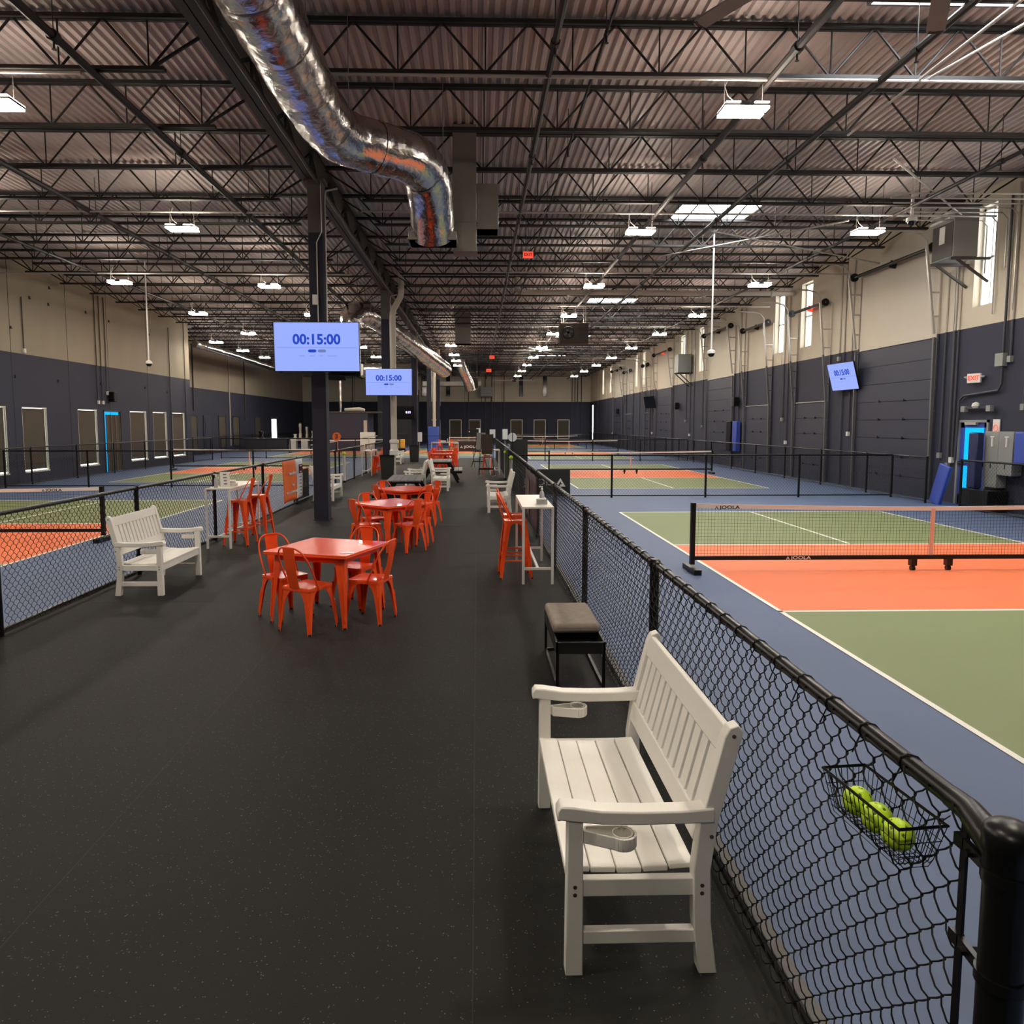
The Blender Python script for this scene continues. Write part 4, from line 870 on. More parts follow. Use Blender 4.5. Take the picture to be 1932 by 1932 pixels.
# ------------------------------------------------------------------ red enamel chairs, stools, tables
def leg_corner(zt, top, bot, w0, w1, arch, mt, emboss=True):
    """folded sheet leg with a chamfered corner, arching into the apron at the top; for the +x +y corner"""
    n = 14; vs = []; fs = []
    for i in range(n + 1):
        q = i / n; z = zt * q; c = bot + (top - bot) * q; w = w0 + (w1 - w0) * q ** 1.3
        a = max(0, (z - (zt - arch)) / arch); w += (top - w1) * (1 - math.sqrt(max(0, 1 - a * a)))
        ch = .014 + .012 * q
        row = [(c - w, c, z), (c - ch, c, z), (c, c - ch, z), (c, c - w, z)]
        th = .0035; row += [(x - (th if k >= 2 else 0), y - (th if k <= 1 else 0), zz) for k, (x, y, zz) in enumerate(row)]
        vs += row
    for i in range(n):
        a = i * 8; b = a + 8
        for k in range(3): fs.append((a + k, a + k + 1, b + k + 1, b + k)); fs.append((a + 4 + k, b + 4 + k, b + 5 + k, a + 5 + k))
        fs += [(a, b, b + 4, a + 4), (a + 3, a + 7, b + 7, b + 3)]
    fs.append((0, 4, 5, 6, 7, 3, 2, 1))
    g = MB(); g.add(vs, fs)
    if emboss:
        c0 = bot + (top - bot) * .1; c1 = bot + (top - bot) * .66
        g.tube([(c0 - .005, c0 - .005, zt * .10), (c1 - .005, c1 - .005, zt * .66)], .009, 6)
    return g
def seat_mb(z, a, rim, rad=.04):
    pts = []
    for cx_, cy_, a0 in ((a - rad, a - rad, 0), (-a + rad, a - rad, PI / 2), (-a + rad, -a + rad, PI), (a - rad, -a + rad, 3 * PI / 2)):
        for k in range(5): t = a0 + PI / 2 * k / 4; pts.append((cx_ + rad * math.cos(t), cy_ + rad * math.sin(t)))
    g = MB(); n = len(pts); rings = [(1.0, z - rim), (1.01, z - .012), (.985, z), (.9, z - .004), (.55, z - .010), (.12, z - .012)]
    vs = [(x * s_, y * s_, zz) for s_, zz in rings for x, y in pts]
    fs = [(i * n + k, i * n + (k + 1) % n, (i + 1) * n + (k + 1) % n, (i + 1) * n + k) for i in range(len(rings) - 1) for k in range(n)]
    fs.append(tuple(range((len(rings) - 1) * n, len(rings) * n))); g.add(vs, fs); return g
def hoop(zs, zt, w, y0, yt):
    pts = []
    for k in range(25):
        a = PI * k / 24; x = -math.cos(a)
        xx = (abs(x) ** .6) * (1 if x > 0 else -1)
        s_ = math.sin(a) ** .62; pts.append((xx * (w + .02 * s_), y0 + (yt - y0) * s_, zs + (zt - zs) * s_))
    return pts
def make_chair(label, loc, rz, mt='red', stool=False):
    t = thing('bar_stool' if stool else 'metal_chair', label, 'stool' if stool else 'chair', loc, rz)
    if not stool: zs, top, bot, a = .45, .172, .205, .178
    else: zs, top, bot, a = .76, .148, .215, .152
    part('seat', seat_mb(zs, a, .035), mt, t)
    base = leg_corner(zs - .012, top, bot, .030 if not stool else .034, .078 if not stool else .088, .15 if not stool else .06, mt)
    for k in range(4):
        c, s_ = math.cos(k * PI / 2), math.sin(k * PI / 2); g = MB(); g.add([(x * c - y * s_, x * s_ + y * c, z) for x, y, z in base.v], base.f); lg = part('leg', g, mt, t)
        g = MB(); bb = bot - .012; p = (bb * (c - s_), bb * (s_ + c)); g.cyl((p[0], p[1], 0), (p[0], p[1], .02), .016, 8); part('foot_cap', g, 'rubber_black', lg)
    zt = zs + (.40 if not stool else .36)
    g = MB(); g.tube(hoop(zs - .02, zt, a + .012 if not stool else a, -.05, -.25 if not stool else -.24), .0085, 8); part('back_hoop', g, mt, t)
    g = MB(); n = 8; vs = []; fs = []
    for i in range(n + 1):
        q = i / n; z = zs - .01 + (zt - .005 - zs + .01) * q; y = -a + .005 - (.075 if not stool else .09) * q - .012 * math.sin(q * PI); w = .062 + .012 * q
        for sx, cy_ in ((-1, 0), (-.5, -.008), (.5, -.008), (1, 0)): vs.append((sx * w, y + cy_, z))
        for sx, cy_ in ((-1, 0), (-.5, -.008), (.5, -.008), (1, 0)): vs.append((sx * w, y + cy_ - .004, z))
    for i in range(n):
        p = i * 8; q_ = p + 8
        for k in range(3): fs += [(p + k, p + k + 1, q_ + k + 1, q_ + k), (p + 4 + k, q_ + 4 + k, q_ + 5 + k, p + 5 + k)]
        fs += [(p, q_, q_ + 4, p + 4), (p + 3, p + 7, q_ + 7, q_ + 3)]
    fs += [(0, 4, 5, 6, 7, 3, 2, 1), tuple(n * 8 + k for k in (0, 1, 2, 3, 7, 6, 5, 4))]
    g.add(vs, fs); part('backrest', g, mt, t)
    if not stool:
        g = MB(); g.beam((-a + .03, 0, zs - .05), (a - .03, 0, zs - .05), .02, .012); g.beam((0, -a + .03, zs - .045), (0, a - .03, zs - .045), .02, .012); part('under_brace', g, mt, t)
    else:
        for z, d_ in ((.30, 'x'), (.24, 'y')):
            q = bot + (top - bot) * z / zs - .012
            for s_ in (-1, 1):
                g = MB(); g.beam((-q, s_ * q, z) if d_ == 'x' else (s_ * q, -q, z), (q, s_ * q, z) if d_ == 'x' else (s_ * q, q, z), .012, .022); part('footrest', g, mt, t)
    return t
def make_table(label, loc, rz, mt='red', W_=.94):
    t = thing('metal_table', label, 'table', loc, rz); h = W_ / 2
    g = MB(); g.bx((-h, -h, .728), (h, h, .745)); g.bx((-h, -h, .712), (h, -h + .012, .73)); g.bx((-h, h - .012, .712), (h, h, .73)); g.bx((-h, -h, .712), (-h + .012, h, .73)); g.bx((h - .012, -h, .712), (h, h, .73)); part('tabletop', g, mt, t, .004)
    g = MB(); q = h - .09
    for s_ in (-1, 1): g.bx((-q, s_ * q - .008, .65), (q, s_ * q + .008, .728)); g.bx((s_ * q - .008, -q, .65), (s_ * q + .008, q, .728))
    part('apron', g, mt, t)
    base = leg_corner(.715, h - .07, h - .035, .034, .098, .02, mt)
    for k in range(4):
        c, s_ = math.cos(k * PI / 2), math.sin(k * PI / 2); g = MB(); g.add([(x * c - y * s_, x * s_ + y * c, z) for x, y, z in base.v], base.f); lg = part('leg', g, mt, t)
        bb = h - .035 - .014; p = (bb * (c - s_), bb * (s_ + c)); g = MB(); g.cyl((p[0], p[1], 0), (p[0], p[1], .02), .018, 8); part('foot_cap', g, 'rubber_black', lg)
    return t
def face(dx, dy): return math.atan2(dy, dx) - PI / 2     # chair front is local +y
def on_table(x, y, z, rz): pass
TBL = [(-1.56, 7.55, math.radians(-19.5)), (-1.4, 11.8, math.radians(45)), (-1.42, 14.45, math.radians(45)), (-1.5, 31.6, math.radians(35)), (-1.6, 35.2, math.radians(45))]
T0 = make_table('nearest glossy red-orange square table', (TBL[0][0], TBL[0][1], 0), TBL[0][2]); T0['group'] = 'red-orange square tables'
for i, (x, y, r) in enumerate(TBL[1:]):
    dup(T0, (x, y, 0), r, ['second red-orange table, set cornerwise', 'third red-orange table, just before the grey picnic table', 'fourth red-orange table, beyond the far picnic table', 'farthest red-orange table, before the white bar table'][i])
C0 = make_chair('red chair at the near left of the nearest table, back to the viewer', (-1.67, 7.06, 0), face(.50, .86)); C0['group'] = 'red-orange metal chairs'
CH_ = [('red chair at the near right of the nearest table, back leaning right', (-1.10, 7.38, 0), face(-.93, .30)),
       ('red chair at the far left of the nearest table, hoop facing the viewer', (-2.02, 7.56, 0), face(.70, -.62)),
       ('red chair behind the nearest table, tucked well under it', (-1.36, 8.02, 0), face(-.42, -.9))]
pos = {1: 'second', 2: 'third', 3: 'fourth', 4: 'farthest'}
for i in (1, 2, 3, 4):
    x, y, r = TBL[i]
    for k, nm in enumerate(['near left', 'near right', 'far right', 'far left']):
        a = PI * 1.25 + k * PI / 2 + random.uniform(-.08, .08); d_ = [.50, .47, .55, .52][k]
        CH_.append(('red chair at the %s of the %s red-orange table' % (nm, pos[i]), (x + d_ * math.cos(a), y + d_ * math.sin(a), 0), face(-math.cos(a), -math.sin(a))))
for lab, loc, rz in CH_: dup(C0, loc, rz, lab)
# tall white bar tables
def make_bar(label, loc, rz=0, L=1.58, W_=.4, H=.985):
    t = thing('bar_table', label, 'table', loc, rz, group='tall white bar tables')
    g = MB(); g.bx((-W_ / 2, -L / 2, H - .022), (W_ / 2, L / 2, H)); part('tabletop', g, 'offwhite', t, .003)
    for sx in (-1, 1):
        for sy in (-1, 1): g = MB(); g.beam((sx * (W_ / 2 - .016), sy * (L / 2 - .018), 0), (sx * (W_ / 2 - .016), sy * (L / 2 - .018), H - .022), .032); part('leg', g, 'white_metal', t, .002)
    for sy in (-1, 1): g = MB(); g.beam((-W_ / 2 + .03, sy * (L / 2 - .018), .20), (W_ / 2 - .03, sy * (L / 2 - .018), .20), .03, .03); part('end_bar', g, 'white_metal', t)
    g = MB(); g.beam((0, -L / 2 + .02, .20), (0, L / 2 - .02, .20), .03, .03); part('centre_bar', g, 'white_metal', t)
    for sx in (-1, 1): g = MB(); g.beam((sx * (W_ / 2 - .016), -L / 2 + .03, H - .04), (sx * (W_ / 2 - .016), L / 2 - .03, H - .04), .02, .035); part('apron_rail', g, 'white_metal', t)
    return t
A0 = make_bar('tall narrow white table at the right fence', (.765, 9.78, 0))
dup(A0, (-4.19, 12.52, 0), 0, 'tall narrow white table at the left fence')
dup(A0, (-4.3, 29.1, 0), 0, 'tall white table at the left fence beyond the nearest column')
dup(A0, (.72, 29.5, 0), 0, 'tall white table behind the black folding chair')
dup(A0, (-1.85, 42.0, 0), PI / 2, 'tall white table set across the far end of the aisle')
S0 = make_chair('nearer red bar stool at the right tall table', (.50, 9.52, 0), face(1, .05), 'red', True); S0['group'] = 'red bar stools'
for lab, loc, rz in [('farther red bar stool at the right tall table', (.52, 10.12, 0), face(1, 0)),
                     ('nearer red bar stool at the left tall table', (-3.98, 12.18, 0), face(-1, .1)), ('farther red bar stool at the left tall table', (-3.92, 13.02, 0), face(-1, .05)),
                     ('nearest red stool at the left table beyond the column', (-3.95, 28.7, 0), face(-1, 0)), ('middle red stool at the left table beyond the column', (-3.95, 29.25, 0), face(-1, 0)), ('farther red stool at the left table beyond the column', (-3.95, 29.8, 0), face(-1, 0)),
                     ('red stool behind the black folding chair', (.42, 29.4, 0), face(1, 0)),
                     ('left red stool at the far end table', (-2.2, 42.5, 0), face(0, -1)), ('right red stool at the far end table', (-1.5, 42.5, 0), face(0, -1))]:
    dup(S0, loc, rz, lab)

# things on the tables
def bottle(loc, label, h=.2, r=.033):
    t = thing('spray_bottle', label, 'bottle', loc); g = MB(); g.lathe([(r, 0), (r, h * .55), (r * .75, h * .68), (r * .35, h * .75), (r * .35, h * .8)], n=14); part('body', g, 'clear', t)
    g = MB(); g.lathe([(r * .42, h * .8), (r * .42, h * .88), (r * .2, h * .9), (r * .2, h)], n=10); g.box((-.012, 0, h * .98), (.05, .016, .014)); part('pump', g, 'white_metal', t)
bottle((-4.27, 11.92, .985), 'hand sanitiser bottle on the left tall white table', .22)
bottle((.85, 9.45, .985), 'hand sanitiser bottle on the right tall white table', .22)
bottle((-1.7, 42.0, .985), 'small bottle on the far end table', .2); bottle((-4.2, 28.9, .985), 'small bottle on the left table beyond the column', .2)
def card(loc, rz, label, h=.24):
    t = thing('table_card', label, 'card stand', loc, rz); g = MB(); g.beam((0, 0, 0), (0, -.08, h), .15, .004, up=(0, 1, 0)); part('card', g, 'offwhite', t)
    g = MB(); g.beam((0, -.16, 0), (0, -.08, h), .15, .004, up=(0, 1, 0)); part('back_leg', g, 'offwhite', t)
    g = MB()
    for k, w in enumerate((.05, .05, .06, .05)): g.box((0, .006 - .0167 * (k + 1), .05 * (k + 1)), (w, .004, .022))
    part('print', g, 'print_grey', t)
card((-4.16, 12.05, .985), PI + .5, 'white card stand with small print on the left tall table')
t = thing('napkin_holder', 'white paper napkins in a low holder on the left tall table', 'napkins', (-4.1, 12.2, .985)); g = MB(); g.bx((-.07, -.07, 0), (.07, .07, .05)); part('tray', g, 'offwhite', t, .004); g = MB(); g.box((0, 0, .075), (.11, .1, .05), rz=.2); part('napkin_stack', g, 'white_metal', t, .01)
t = thing('napkin_holder', 'clear napkin box on the right tall table', 'napkins', (.84, 9.34, .985)); g = MB(); g.bx((-.07, -.05, 0), (.07, .05, .06)); part('box', g, 'clear', t, .004); g = MB(); g.box((0, 0, .05), (.1, .07, .05), rz=.1); part('napkin_stack', g, 'offwhite', t, .01)
tag(part('napkins', MB().box((-1.95, 42.0, 1.03), (.3, .2, .08)), 'offwhite', bevel=.02), 'heap of white napkins on the far end table', 'napkins')
t = thing('menu_sheet', 'white menu card leaning on the left table beyond the column', 'card stand', (-4.4, 28.7, .985)); g = MB(); g.beam((0, 0, 0), (-.03, 0, .28), .006, .16); part('card', g, 'offwhite', t)
# sun sheet card on nearest table
tag(part('table_sticker', MB().box((-1.29, 7.12, .7465), (.14, .045, .002), rz=.12), 'offwhite'), 'small white sticker near the front corner of the nearest red table', 'sticker')

# grey picnic tables
def make_picnic(label, loc, rz):
    t = thing('picnic_table', label, 'picnic table', loc, rz, group='grey picnic tables'); L = 1.95
    for k in range(5): g = MB(); g.bx((-.39 + .158 * k, -L / 2, .715), (-.39 + .158 * k + .148, L / 2, .75)); part('top_plank', g, 'grey_plank', t, .004)
    for s_ in (-1, 1):
        for k in range(2): g = MB(); x = s_ * .62 + (k - 1) * .15; g.bx((x, -L / 2, .41), (x + .14, L / 2, .445)); part('seat_plank', g, 'grey_plank', t, .004)
        for sy in (-.7, .7): g = MB(); g.beam((s_ * .25, sy, .71), (s_ * .62, sy, 0), .09, .04, up=(0, 1, 0)); part('leg', g, 'black', t)
    for sy in (-.7, .7): g = MB(); g.bx((-.75, sy - .03, .33), (.75, sy + .03, .41)); part('cross_beam', g, 'black', t); g = MB(); g.bx((-.36, sy - .03, .66), (.36, sy + .03, .715)); part('top_batten', g, 'black', t)
    return t
K0 = make_picnic('grey plank picnic table between the red tables and the white benches', (-1.69, 17.3, 0), .03); dup(K0, (-1.28, 25.6, 0), .02, 'farther grey picnic table behind the back-to-back benches')

# ottoman bench with an open tray end
t = thing('ottoman', 'taupe cushioned ottoman with an open tray end on a black frame', 'ottoman', (.79, 5.87, 0))
g = MB(); g.bx((-.19, -.25, .355), (.19, .47, .435)); part('cushion', g, 'cushion', t, .028)
g = MB()
for a, b in (((-.19, -.49, .27), (-.175, .47, .36)), ((.175, -.49, .27), (.19, .47, .36)), ((-.19, -.49, .27), (.19, -.475, .36)), ((-.19, .455, .27), (.19, .47, .36)), ((-.175, -.475, .27), (.175, .455, .285))): g.bx(a, b)
part('tray', g, 'black_metal', t)
for sx in (-1, 1):
    for y in (-.475, .455): g = MB(); g.beam((sx * .178, y, 0), (sx * .178, y, .28), .022); part('leg', g, 'black', t)
    g = MB(); g.beam((sx * .178, -.475, .012), (sx * .178, .455, .012), .022); part('floor_rail', g, 'black', t)
g = MB(); g.beam((-.178, .455, .012), (.178, .455, .012), .022); part('floor_rail', g, 'black', t)

# ball basket on the fence with three balls
t = thing('wire_basket', 'black wire basket hooked on the right fence, holding balls', 'basket', (.995, 1.69, 1.003), .10)
LB, WB, HB = .15, .060, .105
g = MB(); g.tube([(-WB, -LB, HB), (WB, -LB, HB), (WB, LB, HB), (-WB, LB, HB)], .0042, 6, closed=True); part('rim', g, 'black', t)
g = MB(); wb = WB * .72; lb = LB * .88
for k in range(17):
    y = -lb + 2 * lb * k / 16; yt = -LB + 2 * LB * k / 16; g.tube([(-WB, yt, HB), (-wb, y, .015), (-wb + .012, y, 0), (wb - .012, y, 0), (wb, y, .015), (WB, yt, HB)], .0013, 4)
for k in range(8):
    x = -wb + 2 * wb * k / 7; xt = -WB + 2 * WB * k / 7; g.tube([(xt, -LB, HB), (x, -lb, .015), (x, -lb + .012, 0), (x, lb - .012, 0), (x, lb, .015), (xt, LB, HB)], .0013, 4)
for z in (.03, .065):
    q = z / HB; a, b = wb + (WB - wb) * q, lb + (LB - lb) * q; g.tube([(-a, -b, z), (a, -b, z), (a, b, z), (-a, b, z)], .0013, 4, closed=True)
part('wire_sides', g, 'wire', t)
for y in (-.13, .14): g = MB(); g.tube([(WB, y, HB), (WB + .03, y + .01, HB + .006), (WB + .03, y + .025, HB - .01), (WB, y + .02, HB - .004)], .0016, 5); part('fixing_wire', g, 'wire', t)
def ball_mesh(R=.037):
    me = bpy.data.meshes.new('ball'); bm = bmesh.new(); bmesh.ops.create_icosphere(bm, subdivisions=5, radius=R)
    N = 26; hs = []
    for k in range(N): z = 1 - 2 * (k + .5) / N; ph = k * PI * (3 - math.sqrt(5)); q = math.sqrt(1 - z * z); hs.append(Vector((q * math.cos(ph), q * math.sin(ph), z)))
    rh = .0046; 
    for v in bm.verts:
        d_ = v.co.normalized()
        for h_ in hs:
            dist = (d_ - h_).length * R
            if dist < rh * 1.25:
                if dist > rh * .75 :
                    tang = (d_ - h_ * d_.dot(h_)).normalized(); v.co = (h_ * math.cos(rh / R) + tang * math.sin(rh / R)) * R
                else: v.co = d_ * (R - .0035)
                break
    bm.to_mesh(me); 
    mi = []
    for p in bm.faces:
        c = p.calc_center_median(); mi.append(1 if c.length < R - .0012 else 0)
    bm.free(); me.materials.append(M['lime']); me.materials.append(M['hole']); me.polygons.foreach_set('material_index', mi); me.polygons.foreach_set('use_smooth', [True] * len(me.polygons)); return me
BM_ = ball_mesh()
for k, (y, z, lab) in enumerate([(1.622, 1.045, 'nearest'), (1.699, 1.043, 'middle'), (1.776, 1.045, 'farthest')]):
    o_ = obj('pickleball', BM_, None, (.995 - (y - 1.69) * .10, y, z), (k * .7, k * 1.1, .3)); tag(o_, '%s of the three lime holed balls in the wire basket' % lab, 'ball', 'balls in the wire basket')

# ball tubes clipped to fence posts, court number discs
for i, (x, y, lab) in enumerate([(1.0, 21.3, 'right fence, nearer one'), (.98, 25.2, 'right fence, farther one'), (-4.42, 24.2, 'left fence, beyond the column')]):
    t = thing('ball_tube', 'clear ball tube with a lime ball on top at the %s' % lab, 'ball tube', (x, y, 0))
    g = MB(); g.lathe([(.045, .12), (.045, .98), (.042, .98), (.042, .12)], n=14); part('tube', g, 'clear' if i < 2 else 'offwhite', t)
    g = MB(); g.lathe([(.05, .08), (.05, .14)], n=14); part('end_cap', g, 'black', t)
    o_ = obj('pickleball', BM_, None, (x, y, 1.04)); o_.scale = (1.6, 1.6, 1.6); tag(o_, 'lime ball on the tube at the %s' % lab, 'ball', 'balls on fence tubes')
    g = MB(); g.cyl((x, y, .99), (x, y, 1.01), .045, 12); part('tube_collar', g, 'black', t, loc=(-x, -y, 0))
for x, y, z, lab, mt, ch in [(1.08, 22.1, 1.62, 'round white disc on a strap over the right fence', 'white_f', None), (-4.5, 23.4, 1.62, 'round orange disc numbered 3 over the left fence', 'orange_f', '3')]:
    t = thing('court_number_sign', lab, 'sign', (x, y, z)); g = MB(); g.cyl((0, -.01, 0), (0, .01, 0), .135, 24); part('disc', g, mt, t)
    g = MB(); g.beam((0, .02, -.5), (0, .02, .1), .03, .02); part('stake', g, 'black', t)
    if ch: text(ch, .2, 'maroon', 'lettering', t, (0, -.013, 0), (PI / 2, 0, 0), bold=.006)
    else: g = MB(); g.beam((0, -.014, -.14), (0, -.014, .14), .022, .004); part('strap', g, 'steel', t)

# banners and barriers on the fences
t = thing('fence_banner', 'orange and white sponsor banner tied on the left fence', 'banner', (-4.49, 17.75, 0))
g = MB(); ny, nz = 20, 12; vs = []; fs = []
def bw_(y, z): return .012 * math.sin(y * 6 + z * 3)
for i in range(ny + 1):
    y = -.92 + 1.84 * i / ny
    for j in range(nz + 1): z = .17 + .98 * j / nz; vs.append((bw_(y, z), y, z))
E_ = lambda z: .32 + .10 * math.sin((z - .2) * 4.2)
mesh_o = bpy.data.meshes.new('cloth')
for i in range(ny):
    for j in range(nz): a = i * (nz + 1) + j; fs.append((a, a + nz + 1, a + nz + 2, a + 1))
fo = [f_ for f_ in fs if sum(vs[q][1] for q in f_) / 4 < E_(sum(vs[q][2] for q in f_) / 4)]
g = MB(); 
for j in range(nz):
    z0, z1 = .17 + .98 * j / nz, .17 + .98 * (j + 1) / nz
    for i in range(8):
        ya0, ya1 = [-.92 + (E_(z) + .92) * i / 8 for z in (z0, z1)]; yb0, yb1 = [-.92 + (E_(z) + .92) * (i + 1) / 8 for z in (z0, z1)]
        g.add([(bw_(ya0, z0), ya0, z0), (bw_(yb0, z0), yb0, z0), (bw_(yb1, z1), yb1, z1), (bw_(ya1, z1), ya1, z1)], [(0, 1, 2, 3)])
g.merge = True; part('orange_cloth', g, 'orange_f', t).modifiers.new('s', 'SOLIDIFY').thickness = .003
g = MB()
for j in range(nz):
    z0, z1 = .17 + .98 * j / nz, .17 + .98 * (j + 1) / nz
    for i in range(4):
        ya0, ya1 = [E_(z) + (.92 - E_(z)) * i / 4 for z in (z0, z1)]; yb0, yb1 = [E_(z) + (.92 - E_(z)) * (i + 1) / 4 for z in (z0, z1)]
        g.add([(bw_(ya0, z0), ya0, z0), (bw_(yb0, z0), yb0, z0), (bw_(yb1, z1), yb1, z1), (bw_(ya1, z1), ya1, z1)], [(0, 1, 2, 3)])
g.merge = True; part('white_cloth', g, 'white_f', t).modifiers.new('s', 'SOLIDIFY').thickness = .003
rr = random.Random(11)
def scribble(y0, y1, z, h, mt, nm, amp=1, th=.008):
    g = MB(); n = int((y1 - y0) / .02); pts = [(.03, y0 + (y1 - y0) * k / n, z + h * amp * (.5 * math.sin(k * 1.9) + .3 * math.sin(k * .8 + 1))) for k in range(n + 1)]
    g.tube(pts, th, 4); part(nm, g, mt, t)
scribble(-.5, .12, .83, .05, 'white_f', 'script_line', th=.012); scribble(-.22, -.02, .55, .05, 'white_f', 'script_line', th=.012); scribble(-.72, .25, .38, .045, 'white_f', 'script_line', th=.012)
g = MB()
for a, b in (((.52, .80), (.82, .80)), ((.82, .80), (.82, 1.0)), ((.82, 1.0), (.52, 1.0)), ((.52, 1.0), (.52, .80)), ((.6, .85), (.6, .96)), ((.68, .85), (.68, .96)), ((.68, .85), (.76, .85)), ((.74, .85), (.74, .96))): g.beam((.028, a[0], a[1]), (.028, b[0], b[1]), .02, .02)
part('square_emblem', g, 'maroon', t)
for k in range(6): g = MB(); g.box((.028, .64, .70 - .085 * k), (.004, .2 - .02 * (k % 3), .028)); part('print_line', g, 'print_grey', t)
t = thing('fence_banner', 'faded purple-brown banner on the right fence behind the tall table', 'banner', (1.02, 13.95, 0))
g = MB(); vs = []; fs = []
for i in range(17):
    for j in range(7): y = -1.5 + 3.0 * i / 16; z = .12 + .98 * j / 6; vs.append((.012 * math.sin(i * 1.1 + j * .6) + .012, y, z))
for i in range(16):
    for j in range(6): a = i * 7 + j; fs.append((a, a + 7, a + 8, a + 1))
g.add(vs, fs); part('cloth', g, 'purple_f', t).modifiers.new('s', 'SOLIDIFY').thickness = .003
g = MB(); g.box((-.012, .3, .6), (.004, .5, .7)); part('pale_panel', g, 'maroon', t).active_material = mat('faded_pink_print', (.16, .10, .10), .7, noise=(9, .3, (1, 1, 1)))
def barrier(x, y, w, h, label, tx, sz, rz=0, mtx='white_metal', z0=0, ox=0):
    t = thing('court_barrier', label, 'barrier', (x, y, z0), rz); g = MB(); g.bx((0, -.015, .04), (w, .015, h)); part('panel', g, 'rubber_black', t)
    g = MB(); g.tube([(0, 0, 0), (0, 0, h), (w, 0, h), (w, 0, 0)], .016, 8); g.tube([(0, 0, .04), (w, 0, .04)], .016, 8); part('frame', g, 'black', t)
    if tx:
        text(tx, sz, mtx, 'lettering', t, (w / 2 + ox, -.02, h * .5), (PI / 2, 0, 0), bold=.005, xs=1.35)
    return t
t = barrier(1.2, 20.35, 1.42, .74, 'black folding court barrier with a white angular letter, right side', None, 0)
def tri(t, cx_, cz, h, mt='white_metal', y=-.022):
    g = MB(); g.prism([(cx_ - h * .62, cz - h / 2), (cx_, cz + h / 2), (cx_ + h * .62, cz - h / 2), (cx_ - h * .12, cz - h / 2), (cx_ - .0, cz - h * .24), (cx_ + h * .2, cz - h * .24), (cx_, cz + h * .12), (cx_ - h * .33, cz - h / 2)], 'y', y, y + .006); part('triangle_letter', g, mt, t)
tri(t, 1.15, .38, .24); text('JOOL', .27, 'white_metal', 'lettering', t, (.50, -.02, .38), (PI / 2, 0, 0), bold=.006, xs=1.2)
t = barrier(-4.72, 18.72, 1.6, .80, 'black court barrier with grey letters just right of the orange banner', 'JOOLA', .24, rz=PI / 2, mtx='print_grey')
t = barrier(-1.35, 53.0, 1.6, .72, 'black court barrier with white letters below the far counter', 'JOOLA', .24, ox=.12); tri(t, .22, .36, .16)
# sanitiser stand
t = thing('dispenser_stand', 'red and black dispenser stand left of the nearest column', 'dispenser', (-4.12, 18.9, 0))
g = MB(); g.cyl((0, 0, 0), (0, 0, .02), .22, 20); part('base', g, 'black', t)
g = MB(); g.box((-.04, 0, .5), (.06, .06, .96)); g.box((.08, 0, .5), (.06, .06, .96)); part('post', g, 'black', t)
g = MB(); g.bx((.0, -.06, .55), (.16, .06, 1.05)); part('dispenser', g, 'red_f', t, .008)
for z in (.92, .80): g = MB(); g.bx((.02, -.068, z - .04), (.09, -.06, z + .04)); part('instruction_label', g, 'print_grey', t)
g = MB(); g.box((.0, -.05, 1.07), (.22, .2, .02), m=Matrix.Rotation(.5, 3, 'Y')); part('top_sign', g, 'offwhite', t)
g = MB(); g.bx((.16, -.05, .1), (.26, .05, .55)); part('cup_tube', g, 'offwhite', t, .01)

# waste bins
def bin_(x, y, label, w=.52, h=.88):
    t = thing('waste_bin', label, 'bin', (x, y, 0)); g = MB(); a, b = w / 2 * .84, w / 2
    vs = [(sx * q, sy * q, z) for q, z in ((a, 0), (b, h), (b - .02, h), (a - .02, .03)) for sx, sy in ((-1, -1), (1, -1), (1, 1), (-1, 1))]
    fs = [(i * 4 + k, i * 4 + (k + 1) % 4, (i + 1) * 4 + (k + 1) % 4, (i + 1) * 4 + k) for i in range(3) for k in range(4)] + [(3, 2, 1, 0), (12, 13, 14, 15)]
    g.add(vs, fs); part('body', g, 'rubber_black', t, .01); g = MB()
    for sx, sy, lx, ly in ((0, 1, 1, 0), (0, -1, 1, 0), (1, 0, 0, 1), (-1, 0, 0, 1)): g.box((sx * b, sy * b, h - .02), (2 * b if lx else .03, 2 * b if ly else .03, .05))
    part('rim', g, 'black', t)
bin_(-3.32, 27.0, 'tall black waste bin in front of the second column'); bin_(-3.38, 39.2, 'smaller-looking black bin in front of the third column')

